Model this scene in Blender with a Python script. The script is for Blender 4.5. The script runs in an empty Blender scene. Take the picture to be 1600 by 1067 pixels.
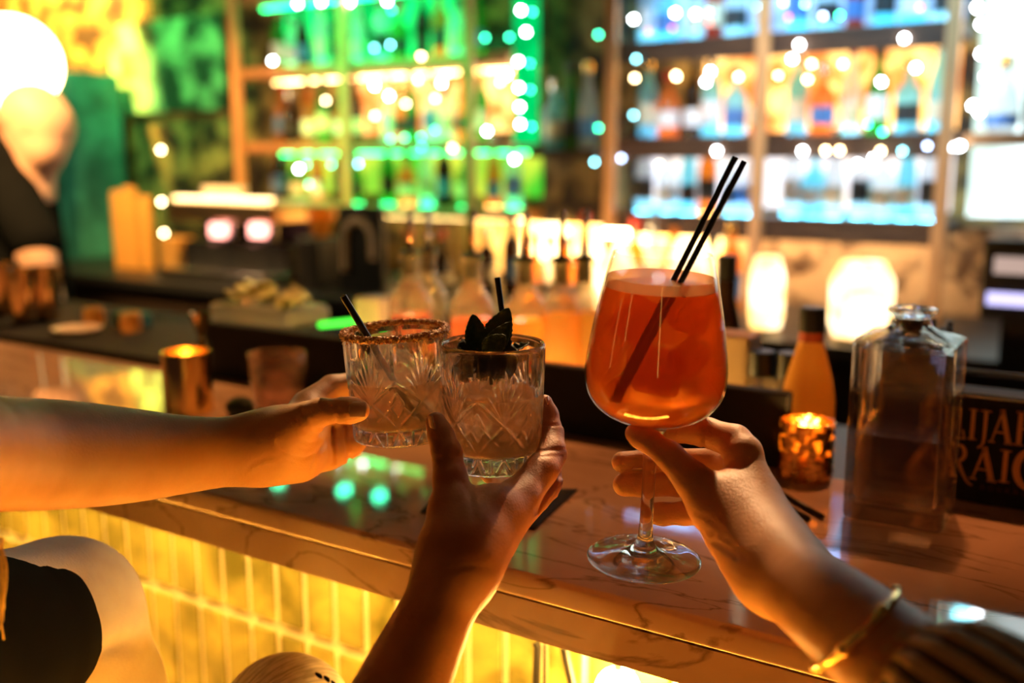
import bpy, bmesh, math, random
import numpy as np
from mathutils import Vector, Matrix

# ------------------------------------------------------------------ camera
SC = bpy.context.scene
COL = SC.collection
FPX = 1555.56
PITCH = math.radians(10.17)
YAW = math.radians(32.3)
CAM = np.array([0.0, 0.0, 1.39])
RGT = np.array([math.cos(YAW), math.sin(YAW), 0.0])
FWD = np.array([-math.sin(YAW) * math.cos(PITCH), math.cos(YAW) * math.cos(PITCH), -math.sin(PITCH)])
UPV = np.cross(RGT, FWD)
cd = bpy.data.cameras.new('camera')
cam = bpy.data.objects.new('camera', cd)
COL.objects.link(cam)
cam.location = CAM
cam.rotation_euler = (math.pi / 2 - PITCH, 0, YAW)
cd.lens = 35.0
cd.sensor_width = 36.0
cd.clip_start = 0.05
cd.dof.use_dof = True
cd.dof.focus_distance = 0.757
cd.dof.aperture_fstop = 2.7
SC.camera = cam


def ray(x, y):
    return FWD + RGT * (x - 800) / FPX - UPV * (y - 533.5) / FPX


def P(x, y, d):
    """the place seen at photo pixel x, y, d metres in front of the lens"""
    return CAM + ray(x, y) * d


def PZ(x, y, z):
    q = ray(x, y)
    return CAM + q * (z - CAM[2]) / q[2]


def PY(x, y, Y):
    q = ray(x, y)
    return CAM + q * Y / q[1]


# ------------------------------------------------------------------ colour management, world, lights
SC.view_settings.view_transform = 'Standard'
SC.view_settings.look = 'None'
SC.view_settings.gamma = 1.0
SC.view_settings.use_curve_mapping = False
SC.view_settings.exposure = 0.72
SC.cycles.transparent_max_bounces = 20
SC.cycles.max_bounces = 14
SC.cycles.transmission_bounces = 12
SC.cycles.sample_clamp_indirect = 6.0

W = bpy.data.worlds.new('world')
SC.world = W
W.use_nodes = True
W.node_tree.nodes['Background'].inputs[0].default_value = (0.9, 0.42, 0.34, 1)
W.node_tree.nodes['Background'].inputs[1].default_value = 0.012


def lamp(name, kind, loc, target, power, color, size=0.1, spot=60, blend=0.6):
    l = bpy.data.lights.new(name, kind)
    l.energy = power
    l.color = color
    if kind == 'AREA':
        l.size = size
    else:
        l.shadow_soft_size = size
    if kind == 'SPOT':
        l.spot_size = math.radians(spot)
        l.spot_blend = blend
    o = bpy.data.objects.new(name, l)
    COL.objects.link(o)
    o.location = loc
    d = Vector(target) - Vector(loc)
    o.rotation_euler = d.to_track_quat('-Z', 'Y').to_euler()
    return o


# spots at ceiling height, several added as unseen fill
ZT_BAR = 1.05
for x_, w_, c_ in ((-2.1, 80, (1, .46, .13)), (-1.5, 80, (1, .44, .12)), (-.9, 66, (1, .38, .09)), (-.35, 46, (1, .34, .09)), (.2, 30, (1, .30, .08))):
    lamp('fill_spot_bar', 'SPOT', (x_, 1.75, 2.75), (x_, 1.10, ZT_BAR), w_, c_, .04, 24, .6)  # unseen spots added to brighten the counter
lamp('fill_spot_bartender', 'SPOT', (-2.3, 0.9, 2.8), tuple(P(60, 200, 3.0)), 420, (1, .58, .20), .05, 30)  # unseen spot added to brighten the bartender's head
lamp('fill_spot_left_wall', 'SPOT', (-5.0, 2.7, 2.8), tuple(PY(110, 60, 3.6)), 800, (1, .50, .08), .05, 75)  # unseen spot added for the orange glow on the left wall
lamp('ceiling_spot_green', 'SPOT', (-3.9, 2.2, 2.75), (-4.3, 3.55, 1.8), 85, (.02, 1, .22), .05, 40)
lamp('ceiling_spot_shelves_green', 'SPOT', (-2.8, 2.3, 2.75), (-2.75, 3.3, 1.8), 190, (.02, 1, .2), .05, 46)
lamp('ceiling_spot_shelves_blue', 'SPOT', (-0.9, 2.3, 2.75), (-0.95, 3.3, 1.9), 110, (.35, .7, 1), .05, 56)
lamp('fill_spot_goblet', 'SPOT', (-.75, 2.3, 2.8), tuple(P(1030, 515, .72)), 230, (1, .62, .30), .02, 5.2, .4)  # unseen narrow spot added to make the orange drink glow
lamp('fill_spot_tumblers', 'SPOT', (-1.2, 2.3, 2.8), tuple(P(690, 585, .79)), 230, (1, .60, .28), .02, 6.4, .5)  # unseen narrow spot added to brighten the tumbler drinks
lamp('ceiling_spot_teal', 'SPOT', (-4.3, 2.6, 2.75), (-4.75, 3.4, 1.6), 16, (.05, .9, .6), .05, 40)
lamp('fill_spot_back_bar', 'SPOT', (-3.0, 2.3, 2.75), (-3.6, 3.0, 1.0), 170, (1, .46, .10), .05, 60)  # unseen spot added to brighten things on the back worktop
lamp('fill_spot_back_bar_right', 'SPOT', (-1.2, 2.2, 2.75), (-1.1, 3.1, .9), 60, (1, .52, .16), .05, 60)  # unseen spot added to brighten the back wall at right

# ------------------------------------------------------------------ materials
MATS = {}


def nodes(name):
    m = bpy.data.materials.new(name)
    m.use_nodes = True
    nt = m.node_tree
    nt.nodes.clear()
    out = nt.nodes.new('ShaderNodeOutputMaterial')
    MATS[name] = m
    return m, nt, out


def noise_col(nt, c1, c2, scale, detail=4, lo=.35, hi=.65, dist=0.0, stretch=None, coord='Object'):
    tc = nt.nodes.new('ShaderNodeTexCoord')
    src = tc.outputs[coord]
    if stretch:
        mp = nt.nodes.new('ShaderNodeMapping')
        mp.inputs['Scale'].default_value = stretch
        nt.links.new(src, mp.inputs[0])
        src = mp.outputs[0]
    n = nt.nodes.new('ShaderNodeTexNoise')
    n.inputs['Scale'].default_value = scale
    n.inputs['Detail'].default_value = detail
    n.inputs['Distortion'].default_value = dist
    nt.links.new(src, n.inputs[0])
    r = nt.nodes.new('ShaderNodeValToRGB')
    r.color_ramp.elements[0].position = lo
    r.color_ramp.elements[1].position = hi
    r.color_ramp.elements[0].color = (*c1, 1)
    r.color_ramp.elements[1].color = (*c2, 1)
    nt.links.new(n.outputs['Fac'], r.inputs[0])
    return r.outputs[0], n.outputs['Fac']


def pbr(name, c1, c2=None, rough=.5, metal=0, scale=20, bump=0, bscale=None, coat=0, trans=0, ior=1.45,
        sss=0, lo=.35, hi=.65, stretch=None, sheen=0, dist=0.0, spec=.5):
    m, nt, out = nodes(name)
    b = nt.nodes.new('ShaderNodeBsdfPrincipled')
    c2 = c2 or tuple(min(1, v * 1.15) for v in c1)
    col, fac = noise_col(nt, c1, c2, scale, lo=lo, hi=hi, stretch=stretch, dist=dist)
    nt.links.new(col, b.inputs['Base Color'])
    b.inputs['Roughness'].default_value = rough
    b.inputs['Metallic'].default_value = metal
    b.inputs['IOR'].default_value = ior
    b.inputs['Coat Weight'].default_value = coat
    b.inputs['Coat Roughness'].default_value = .06
    b.inputs['Transmission Weight'].default_value = trans
    b.inputs['Specular IOR Level'].default_value = spec
    if sheen:
        b.inputs['Sheen Weight'].default_value = sheen
    if sss:
        b.inputs['Subsurface Weight'].default_value = sss
        b.inputs['Subsurface Radius'].default_value = (1, .35, .15)
        b.inputs['Subsurface Scale'].default_value = .008
    if bump:
        n = nt.nodes.new('ShaderNodeTexNoise')
        n.inputs['Scale'].default_value = bscale or scale * 3
        n.inputs['Detail'].default_value = 6
        tc = nt.nodes.new('ShaderNodeTexCoord')
        nt.links.new(tc.outputs['Object'], n.inputs[0])
        bp = nt.nodes.new('ShaderNodeBump')
        bp.inputs['Strength'].default_value = bump
        bp.inputs['Distance'].default_value = .001
        nt.links.new(n.outputs['Fac'], bp.inputs['Height'])
        nt.links.new(bp.outputs[0], b.inputs['Normal'])
    nt.links.new(b.outputs[0], out.inputs[0])
    return m


def glow(name, c, s, c2=None, scale=6, lo=.3, hi=.7):
    m, nt, out = nodes(name)
    e = nt.nodes.new('ShaderNodeEmission')
    col, _ = noise_col(nt, c, c2 or tuple(v * .92 for v in c), scale, lo=lo, hi=hi)
    nt.links.new(col, e.inputs[0])
    e.inputs[1].default_value = s
    nt.links.new(e.outputs[0], out.inputs[0])
    return m


def mix(nt, a, b, f):
    x = nt.nodes.new('ShaderNodeMixShader')
    if isinstance(f, (int, float)):
        x.inputs[0].default_value = f
    else:
        nt.links.new(f, x.inputs[0])
    nt.links.new(a, x.inputs[1])
    nt.links.new(b, x.inputs[2])
    return x.outputs[0]


def thin_glass(name, tint=(.95, .97, .97), trl=0.0, trlc=None, refl=.12, rough=.02, milky=0.0, wet=0.6):
    """glass wall or coloured bottle: clear, partly scattering, with a Fresnel sheen"""
    m, nt, out = nodes(name)
    t = nt.nodes.new('ShaderNodeBsdfTransparent')
    col, _ = noise_col(nt, tint, tuple(v * .96 for v in tint), 9)
    nt.links.new(col, t.inputs[0])
    s = t.outputs[0]
    if trl:
        tr = nt.nodes.new('ShaderNodeBsdfTranslucent')
        tr.inputs[0].default_value = (*(trlc or tint), 1)
        s2 = tr.outputs[0]
        if milky:
            df = nt.nodes.new('ShaderNodeBsdfDiffuse')
            df.inputs[0].default_value = (*(trlc or tint), 1)
            s2 = mix(nt, s2, df.outputs[0], milky)
        s = mix(nt, s, s2, trl)
    g = nt.nodes.new('ShaderNodeBsdfGlossy')
    g.inputs['Roughness'].default_value = rough
    lw = nt.nodes.new('ShaderNodeLayerWeight')
    lw.inputs[0].default_value = .5
    pw = nt.nodes.new('ShaderNodeMath')
    pw.operation = 'POWER'
    pw.inputs[1].default_value = 4.5
    nt.links.new(lw.outputs['Facing'], pw.inputs[0])
    mt = nt.nodes.new('ShaderNodeMath')
    mt.operation = 'MULTIPLY_ADD'
    mt.inputs[1].default_value = wet * .85
    mt.inputs[2].default_value = .035 * wet + refl * .05
    nt.links.new(pw.outputs[0], mt.inputs[0])
    nt.links.new(mix(nt, s, g.outputs[0], mt.outputs[0]), out.inputs[0])
    return m


def murky(name, tint, clear=.25, soft=.5, rough=.35, ior=1.06, body=None):
    """cloudy drink: part clear, part soft see-through, part scattering"""
    m, nt, out = nodes(name)
    t = nt.nodes.new('ShaderNodeBsdfTransparent')
    col, _ = noise_col(nt, tint, tuple(v * .93 for v in tint), 25)
    nt.links.new(col, t.inputs[0])
    r = nt.nodes.new('ShaderNodeBsdfRefraction')
    r.inputs['IOR'].default_value = ior
    r.inputs['Roughness'].default_value = rough
    nt.links.new(col, r.inputs[0])
    tr = nt.nodes.new('ShaderNodeBsdfTranslucent')
    tr.inputs[0].default_value = (*(body or tint), 1)
    df = nt.nodes.new('ShaderNodeBsdfDiffuse')
    df.inputs[0].default_value = (*(body or tint), 1)
    sc = mix(nt, tr.outputs[0], df.outputs[0], .4)
    see = mix(nt, t.outputs[0], r.outputs[0], soft / (soft + clear))
    nt.links.new(mix(nt, sc, see, soft + clear), out.inputs[0])
    return m


def real_glass(name, tint=(1, 1, 1), ior=1.5, through=.3, rough=0.0):
    """heavy glass: refracts, with part of the light passing straight"""
    m, nt, out = nodes(name)
    g = nt.nodes.new('ShaderNodeBsdfGlass')
    g.inputs['IOR'].default_value = ior
    g.inputs['Roughness'].default_value = rough
    col, _ = noise_col(nt, tint, tuple(v * .98 for v in tint), 12)
    nt.links.new(col, g.inputs[0])
    t = nt.nodes.new('ShaderNodeBsdfTransparent')
    t.inputs[0].default_value = (*tint, 1)
    nt.links.new(mix(nt, g.outputs[0], t.outputs[0], through), out.inputs[0])
    return m


SKIN_A = pbr('skin_fair', (.76, .38, .17), (.84, .45, .21), rough=.46, scale=30, bump=.45, bscale=600, sss=.12, spec=.4)
SKIN_B = pbr('skin_tan', (.40, .16, .08), (.50, .21, .10), rough=.48, scale=30, bump=.45, bscale=600, sss=.12, spec=.35)
SKIN_C = pbr('skin_medium', (.70, .33, .15), (.80, .40, .19), rough=.46, scale=30, bump=.45, bscale=600, sss=.12, spec=.4)
SKIN_D = pbr('skin_bartender', (.75, .42, .28), rough=.5, scale=20)
NAIL = pbr('nail', (.80, .48, .30), rough=.15, scale=20, coat=.8)
BLACK = pbr('black_plastic', (.012, .012, .013), rough=.4)
BLACKM = pbr('black_rubber', (.010, .009, .009), rough=.75)
STRAW = pbr('black_straw', (.008, .008, .009), rough=.35)
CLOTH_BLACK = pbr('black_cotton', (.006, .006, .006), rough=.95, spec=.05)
GOLD = pbr('gold', (.95, .62, .22), rough=.18, metal=1, bump=0)
m, nt, out = nodes('hammered_gold')
b = nt.nodes.new('ShaderNodeBsdfPrincipled')
b.inputs['Base Color'].default_value = (.95, .58, .18, 1)
b.inputs['Metallic'].default_value = 1
b.inputs['Roughness'].default_value = .15
tr_ = nt.nodes.new('ShaderNodeBsdfTranslucent')
tr_.inputs[0].default_value = (1, .62, .18, 1)
cl_, fc_ = noise_col(nt, (0, 0, 0), (.8, .8, .8), 110, 2, .48, .62)
bp_ = nt.nodes.new('ShaderNodeBump')
bp_.inputs['Strength'].default_value = 1
bp_.inputs['Distance'].default_value = .003
nt.links.new(fc_, bp_.inputs['Height'])
nt.links.new(bp_.outputs[0], b.inputs['Normal'])
mxx = nt.nodes.new('ShaderNodeMixShader')
nt.links.new(cl_, mxx.inputs[0])
nt.links.new(b.outputs[0], mxx.inputs[1])
nt.links.new(tr_.outputs[0], mxx.inputs[2])
nt.links.new(mxx.outputs[0], out.inputs[0])
HAMMER = m
STEEL = pbr('steel', (.6, .6, .62), rough=.25, metal=1)
COPPER = pbr('copper', (.75, .38, .24), rough=.25, metal=1)
BRASS_TIN = pbr('brass_tin', (.85, .52, .22), rough=.12, metal=1)
WOOD = pbr('shelf_wood', (.32, .15, .06), (.45, .22, .09), rough=.5, scale=8, stretch=(1, 8, 8))
POSTW = pbr('post_wood', (.55, .28, .11), (.7, .38, .16), rough=.5, scale=8, stretch=(8, 8, 1))
DARKW = pbr('dark_wood', (.03, .018, .012), rough=.5)
FLOOR = pbr('floor_concrete', (.05, .035, .028), (.08, .06, .045), rough=.6, scale=4)
CEIL = pbr('ceiling_paint', (.03, .022, .02), rough=.9)
MOTTLE = pbr('mottled_wallpaper', (.02, .012, .008), (.34, .24, .08), rough=.7, scale=7, lo=.42, hi=.62)
STONE = pbr('veined_stone', (.10, .06, .04), (.62, .45, .30), rough=.35, scale=9, lo=.38, hi=.56, dist=1.2)
TEAL = pbr('teal_plaster', (.02, .16, .13), (.06, .40, .32), rough=.6, scale=7, lo=.38, hi=.65)
GREENP = pbr('green_canvas', (.02, .05, .03), (.40, .80, .42), rough=.7, scale=6, lo=.40, hi=.66)

# polished counter stone with thin veins
m, nt, out = nodes('counter_stone')
b = nt.nodes.new('ShaderNodeBsdfPrincipled')
col, _ = noise_col(nt, (.50, .33, .24), (.66, .46, .34), 5, dist=.8)
tc = nt.nodes.new('ShaderNodeTexCoord')
mp = nt.nodes.new('ShaderNodeMapping')
mp.inputs['Scale'].default_value = (1.0, 2.6, 2.6)
mp.inputs['Rotation'].default_value = (0.3, 0.2, .35)
nt.links.new(tc.outputs['Object'], mp.inputs[0])
vn = nt.nodes.new('ShaderNodeTexNoise')
vn.inputs['Scale'].default_value = 3.2
vn.inputs['Detail'].default_value = 7
vn.inputs['Distortion'].default_value = 1.6
nt.links.new(mp.outputs[0], vn.inputs[0])
vr = nt.nodes.new('ShaderNodeValToRGB')
vr.color_ramp.elements[0].position = .485
vr.color_ramp.elements[0].color = (1, 1, 1, 1)
vr.color_ramp.elements[1].position = .515
vr.color_ramp.elements[1].color = (1, 1, 1, 1)
e = vr.color_ramp.elements.new(.5)
e.color = (.30, .26, .24, 1)
nt.links.new(vn.outputs['Fac'], vr.inputs[0])
mx = nt.nodes.new('ShaderNodeMix')
mx.data_type = 'RGBA'
mx.blend_type = 'MULTIPLY'
mx.inputs[0].default_value = .75
nt.links.new(col, mx.inputs[6])
nt.links.new(vr.outputs[0], mx.inputs[7])
nt.links.new(mx.outputs[2], b.inputs['Base Color'])
b.inputs['Roughness'].default_value = .04
b.inputs['Specular IOR Level'].default_value = .75
nt.links.new(b.outputs[0], out.inputs[0])
COUNTER = m
TILE = pbr('glazed_tile', (.10, .10, .02), (.40, .38, .11), rough=.35, scale=11, lo=.36, hi=.66, dist=.6)
GROUT = pbr('pale_grout', (.95, .88, .74), rough=.8)


# ------------------------------------------------------------------ mesh helpers
def link(name, verts, faces, mt=None, parent=None, smooth=True, loc=None):
    me = bpy.data.meshes.new(name)
    me.from_pydata([tuple(map(float, v)) for v in verts], [], [tuple(map(int, f)) for f in faces])
    me.update()
    if smooth:
        me.polygons.foreach_set('use_smooth', [True] * len(me.polygons))
    o = bpy.data.objects.new(name, me)
    COL.objects.link(o)
    if mt:
        me.materials.append(mt)
    if parent:
        o.parent = parent
    if loc is not None:
        o.location = loc
    return o


class MB:
    """collects simple shapes into one mesh"""

    def __init__(s):
        s.v, s.f = [], []

    def add(s, v, f):
        n = len(s.v)
        s.v += [tuple(x) for x in v]
        s.f += [tuple(i + n for i in q) for q in f]
        return s

    def box(s, x0, x1, y0, y1, z0, z1, bev=0.0):
        if bev <= 0:
            v = [(x, y, z) for x in (x0, x1) for y in (y0, y1) for z in (z0, z1)]
            return s.add(v, [(0, 1, 3, 2), (4, 6, 7, 5), (0, 4, 5, 1), (2, 3, 7, 6), (0, 2, 6, 4), (1, 5, 7, 3)])
        bm = bmesh.new()
        bmesh.ops.create_cube(bm, size=1)
        for q in bm.verts:
            q.co = ((x0 + x1) / 2 + q.co.x * (x1 - x0), (y0 + y1) / 2 + q.co.y * (y1 - y0), (z0 + z1) / 2 + q.co.z * (z1 - z0))
        bmesh.ops.bevel(bm, geom=bm.edges[:], offset=bev, segments=3, profile=.5, affect='EDGES')
        bm.verts.index_update()
        s.add([q.co[:] for q in bm.verts], [[q.index for q in f.verts] for f in bm.faces])
        bm.free()
        return s

    def lathe(s, prof, n=48, cx=0, cy=0, cap=True, closed=False):
        v, f = [], []
        for r, z in prof:
            for i in range(n):
                a = 2 * math.pi * i / n
                v.append((cx + r * math.cos(a), cy + r * math.sin(a), z))
        m_ = len(prof)
        for j in range(m_ - 1 + (1 if closed else 0)):
            k = (j + 1) % m_
            for i in range(n):
                i2 = (i + 1) % n
                f.append((j * n + i, j * n + i2, k * n + i2, k * n + i))
        if cap and not closed:
            f.append(tuple(range(n))[::-1])
            f.append(tuple((m_ - 1) * n + i for i in range(n)))
        return s.add(v, f)

    def tube(s, pts, r, n=12, cap=True, flat=1.0):
        pts = [Vector(p) for p in pts]
        rs = r if isinstance(r, (list, tuple)) else [r] * len(pts)
        v, f = [], []
        ref = None
        for i, p in enumerate(pts):
            t = (pts[min(i + 1, len(pts) - 1)] - pts[max(i - 1, 0)]).normalized()
            if ref is None:
                ref = t.orthogonal().normalized()
            ref = (ref - t * ref.dot(t)).normalized()
            b_ = t.cross(ref)
            for k in range(n):
                a = 2 * math.pi * k / n
                v.append(p + (ref * math.cos(a) + b_ * math.sin(a) * flat) * rs[i])
        for j in range(len(pts) - 1):
            for k in range(n):
                k2 = (k + 1) % n
                f.append((j * n + k, j * n + k2, (j + 1) * n + k2, (j + 1) * n + k))
        if cap:
            f.append(tuple(range(n))[::-1])
            f.append(tuple((len(pts) - 1) * n + k for k in range(n)))
        return s.add(v, f)

    def ball(s, c, r, n=12, sq=(1, 1, 1)):
        v, f = [], []
        for j in range(n + 1):
            th = math.pi * j / n
            for i in range(n * 2):
                a = math.pi * i / n
                v.append((c[0] + r * sq[0] * math.sin(th) * math.cos(a), c[1] + r * sq[1] * math.sin(th) * math.sin(a), c[2] + r * sq[2] * math.cos(th)))
        for j in range(n):
            for i in range(n * 2):
                i2 = (i + 1) % (n * 2)
                f.append((j * 2 * n + i, (j + 1) * 2 * n + i, (j + 1) * 2 * n + i2, j * 2 * n + i2))
        return s.add(v, f)

    def build(s, name, mt=None, parent=None, smooth=False, loc=None, auto=None):
        o = link(name, s.v, s.f, mt, parent, smooth or auto is not None, loc)
        if auto is not None:
            a = math.radians(auto)
            me = o.data
            bm = bmesh.new()
            bm.from_mesh(me)
            bmesh.ops.remove_doubles(bm, verts=bm.verts, dist=1e-6)
            bmesh.ops.recalc_face_normals(bm, faces=bm.faces)
            for ed in bm.edges:
                if len(ed.link_faces) == 2 and ed.calc_face_angle() > a:
                    ed.smooth = False
            bm.to_mesh(me)
            bm.free()
            wn = o.modifiers.new('weighted_normal', 'WEIGHTED_NORMAL')
            wn.keep_sharp = True
        return o


def tag(o, label=None, cat=None, group=None, kind=None):
    if label:
        o['label'] = label
    if cat:
        o['category'] = cat
    if group:
        o['group'] = group
    if kind:
        o['kind'] = kind
    return o


def empty(name, loc, label, cat, group=None, axis=None, rz=0):
    o = bpy.data.objects.new(name, None)
    o.empty_display_size = .05
    COL.objects.link(o)
    M_ = Matrix.Rotation(rz, 4, 'Z')
    if axis is not None:
        q = Vector((0, 0, 1)).rotation_difference(Vector(axis).normalized())
        M_ = q.to_matrix().to_4x4() @ M_
    o.matrix_world = Matrix.Translation(Vector(loc)) @ M_
    return tag(o, label, cat, group)


def copy_tree(o, parent=None):
    c = o.copy()
    COL.objects.link(c)
    if parent:
        c.parent = parent
    for ch in o.children:
        copy_tree(ch, c)
    return c


def struct(name, mb, mt, auto=None):
    return tag(mb.build(name, mt, auto=auto), kind='structure')


# ------------------------------------------------------------------ the setting
struct('floor', MB().box(-8, 4, -2.5, 3.7, -.05, 0), FLOOR)
struct('ceiling', MB().box(-8, 4, -2.5, 3.7, 2.9, 2.95), CEIL)
struct('wall_back', MB().box(-8, 4, 3.6, 3.7, 0, 2.9), MOTTLE)
struct('wall_left', MB().box(-8, -7.9, -2.5, 3.6, 0, 2.9), MOTTLE)
struct('wall_right', MB().box(3.9, 4, -2.5, 3.6, 0, 2.9), MOTTLE)
struct('trim_1', MB().box(-1.75, 2.5, 3.52, 3.6, .85, 1.19), STONE)          # stone splash-back below the right shelves
struct('trim_2', MB().box(-2.02, -1.72, 3.42, 3.6, .85, 2.9), MOTTLE)        # pier between the two shelving units

# bar counter: slab with edge fascia
bar = empty('bar_counter', (-.8, .87, 0), 'long polished beige stone bar counter with a thick veined front edge', 'counter')


def kid(mb, name, mt, parent, **k):
    """build in world coordinates, then keep them under the parent"""
    o = mb.build(name, mt, **k)
    o.parent = parent
    o.matrix_parent_inverse = parent.matrix_world.inverted()
    return o


YF, YB, ZT = .673, 1.078, 1.05
kid(MB().box(-3.2, 1.2, YF, YB, 1.026, ZT, bev=.005), 'countertop', COUNTER, bar, auto=30)
kid(MB().box(-3.2, 1.2, YF + .0006, YF + .03, .992, 1.0262), 'edge_fascia', COUNTER, bar, auto=30)
kid(MB().box(-3.2, 1.2, .86, .94, 0, 1.026), 'front_panel', GROUT, bar)
# tiles: modelled in one mesh, with real joints
tl = MB()
x = -2.3
rows = [(.806, 1.0), (.60, .794), (.394, .588), (.188, .382)]
while x < .35:
    for z0, z1 in rows:
        tl.box(x + .006, x + .044, .853, .8605, z0, z1 - .004, bev=.0015)
    x += .05
kid(tl, 'tile_cladding', TILE, bar, auto=30)
LEDW = glow('led_amber', (1, .56, .09), 62)
led = MB().box(-2.4, .5, .735, .747, 1.014, 1.0185).build('led_strip', LEDW)
tag(led, 'amber light strip running under the front edge of the bar counter', 'light strip')

c = PY(965, 1078, .80)
ul = empty('under_counter_lamp', c, 'small blazing lamp under the counter beside the black support legs', 'lamp')
kid(MB().ball((c[0], .80, c[2]), .022, 12), 'glow_ball', glow('under_lamp_glow', (1, .50, .10), 190), ul, smooth=True)
kid(MB().tube([(c[0], .80, c[2] + .018), (c[0], .80, 1.024)], .004, 8), 'stem', BLACK, ul)

foot = empty('foot_fill_light', (-.9, .60, 0), 'unseen brass rail with an amber light strip, added along the base of the bar', 'foot rail')  # rail and strip are added, unseen, to light arms and fascia from below
kid(MB().tube([(-3.0, .60, .17), (1.1, .60, .17)], .019, 16), 'rail', GOLD, foot, smooth=True)
kid(MB().box(-2.9, 1.0, .585, .615, .190, .196), 'light_strip', glow('foot_fill', (1, .38, .035), 100), foot)
for xx in (-2.6, -1.6, -.6, .4):
    kid(MB().tube([(xx, .60, 0), (xx, .60, .17)], .014, 12), 'bracket', GOLD, foot, smooth=True)

sup = empty('counter_support', (-.35, .8, 0), 'black metal support legs standing against the glowing tiles under the counter', 'support')
kid(MB().tube([PY(836, 1003, .80), PY(840, 1010, .80), PY(836, 1100, .80), (PY(836, 1100, .80)[0], .80, 0)], .0042), 'leg', BLACK, sup)
kid(MB().tube([PY(851, 1006, .80), (PY(850, 1100, .80)[0], .80, 0)], .0016), 'leg', BLACK, sup)
a_ = PY(882, 1012, .80)
b_ = PY(897, 1080, .80)
kid(MB().tube([a_, b_, (b_[0] + .03, .80, 0)], .0048), 'leg', BLACK, sup)

# black raised rail at the back of the counter
rail = MB().box(-1.262, -.318, 1.08, 1.10, .95, 1.136, bev=.003).build('bar_rail', BLACKM, auto=30)
tag(rail, 'long black raised rail along the back edge of the counter', 'rail')
well = MB().box(-1.25, .9, 1.102, 1.50, .97, 1.0, bev=.003).build('bottle_well', DARKW, auto=30)
tag(well, 'dark ledge behind the black rail that the spouted bottles stand on', 'ledge')
stf = MB().box(-2.7, -1.265, 1.08, 1.45, 1.03, 1.062, bev=.003).build('service_shelf', BLACKM, auto=30)
tag(stf, 'black rubber topped service ledge behind the left part of the counter', 'ledge')
wb = MB().box(-2.7, .9, 1.15, 1.4, 0, .969).build('under_bar_cabinet', DARKW)
tag(wb, 'dark cabinet standing under the bottle ledge behind the counter', 'cabinet')

# unseen tube lights, added for reflections in the tins and gold cups
for i, (x_, y_) in enumerate(((-3.4, -1.6), (-1.9, -1.9), (.9, -1.7))):
    tb_ = empty('reflection_tube', (x_, y_, 0), ('left', 'middle', 'right')[i] + ' unseen tube light behind the guests, added for streaks in the brass tins', 'lamp')
    kid(MB().lathe([(.11, 0), (.11, .02), (.02, .025), (.012, .03), (.012, 1.05)], 24, x_, y_), 'stand', BLACK, tb_, auto=40)
    kid(MB().lathe([(.03, 1.05), (.03, 1.95), (.001, 1.952)], 20, x_, y_), 'tube', glow('tube_warm_%d' % i, (1, .48, .10), 3.5), tb_, auto=40)

# back bar cabinet
bb = empty('back_bar_cabinet', (-1.5, 3.0, 0), 'dark wooden cabinet run along the back wall under the shelves', 'cabinet')
kid(MB().box(-4.6, 1.6, 2.78, 3.5, 0, .86), 'cabinet_body', DARKW, bb)
kid(MB().box(-4.65, 1.65, 2.72, 3.5, .862, .90, bev=.004), 'worktop', BLACK, bb, auto=30)

# left end: teal pillar, green canvas
p0, p1 = PY(72, 300, 3.3), PY(148, 300, 3.3)
tag(MB().box(p0[0], p1[0], 3.2, 3.5, 0, PY(110, 114, 3.3)[2], bev=.005).build('pillar', TEAL, auto=30), 'teal mottled pillar beside the bartender', 'pillar')
p0, p1 = PY(178, 178, 3.55), PY(343, 20, 3.55)
pa = empty('wall_canvas', (p0[0], 3.57, p0[2]), 'large green lit canvas on the dark wall left of the shelves', 'canvas')
kid(MB().box(p0[0], p1[0], 3.55, 3.58, p0[2], p1[2], bev=.003), 'canvas_face', GREENP, pa, auto=30)

# ------------------------------------------------------------------ shelving units with their light strips
SPL = glow('strip_splash', (1, .60, .26), 42)
AMB = glow('strip_warm', (1, .60, .20), 16)
GRN = glow('strip_green', (.01, 1, .20), 12)
CYN = glow('strip_cyan', (.10, .75, 1), 14)
WHT = glow('strip_white', (1, .86, .78), 9)
BLU = glow('strip_blue', (.25, .5, 1), 14)
PAN_W = glow('panel_warm', (1, .50, .14), 2.4, (.45, .12, .02), 11, .4, .6)
PAN_G = glow('panel_green', (.01, .9, .15), 1.3, (0, .12, .02), 8, .4, .6)
PAN_P = glow('panel_pale', (1, .80, .62), 1.3, (.7, .75, .95), 6)
PAN_B = glow('panel_blue', (.35, .65, 1), 1.6, (.05, .12, .3), 7)
PAN_A = glow('panel_amber', (1, .50, .10), 2.6, (.8, .25, .03), 9)
PAN_Y = glow('panel_lime', (.85, .75, .06), 1.1, (.05, .4, .02), 6)
GLOW_DOTS = {
    'w': glow('dot_warm', (1, .72, .35), 26), 'g': glow('dot_green', (.05, 1, .45), 18),
    'c': glow('dot_cyan', (.25, .85, 1), 18), 'b': glow('dot_blue', (.45, .62, 1), 18),
    'r': glow('dot_red', (1, .08, .03), 5), 'h': glow('dot_white', (.9, .95, 1), 34)}

SY0, SY1 = 3.30, 3.56


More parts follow.
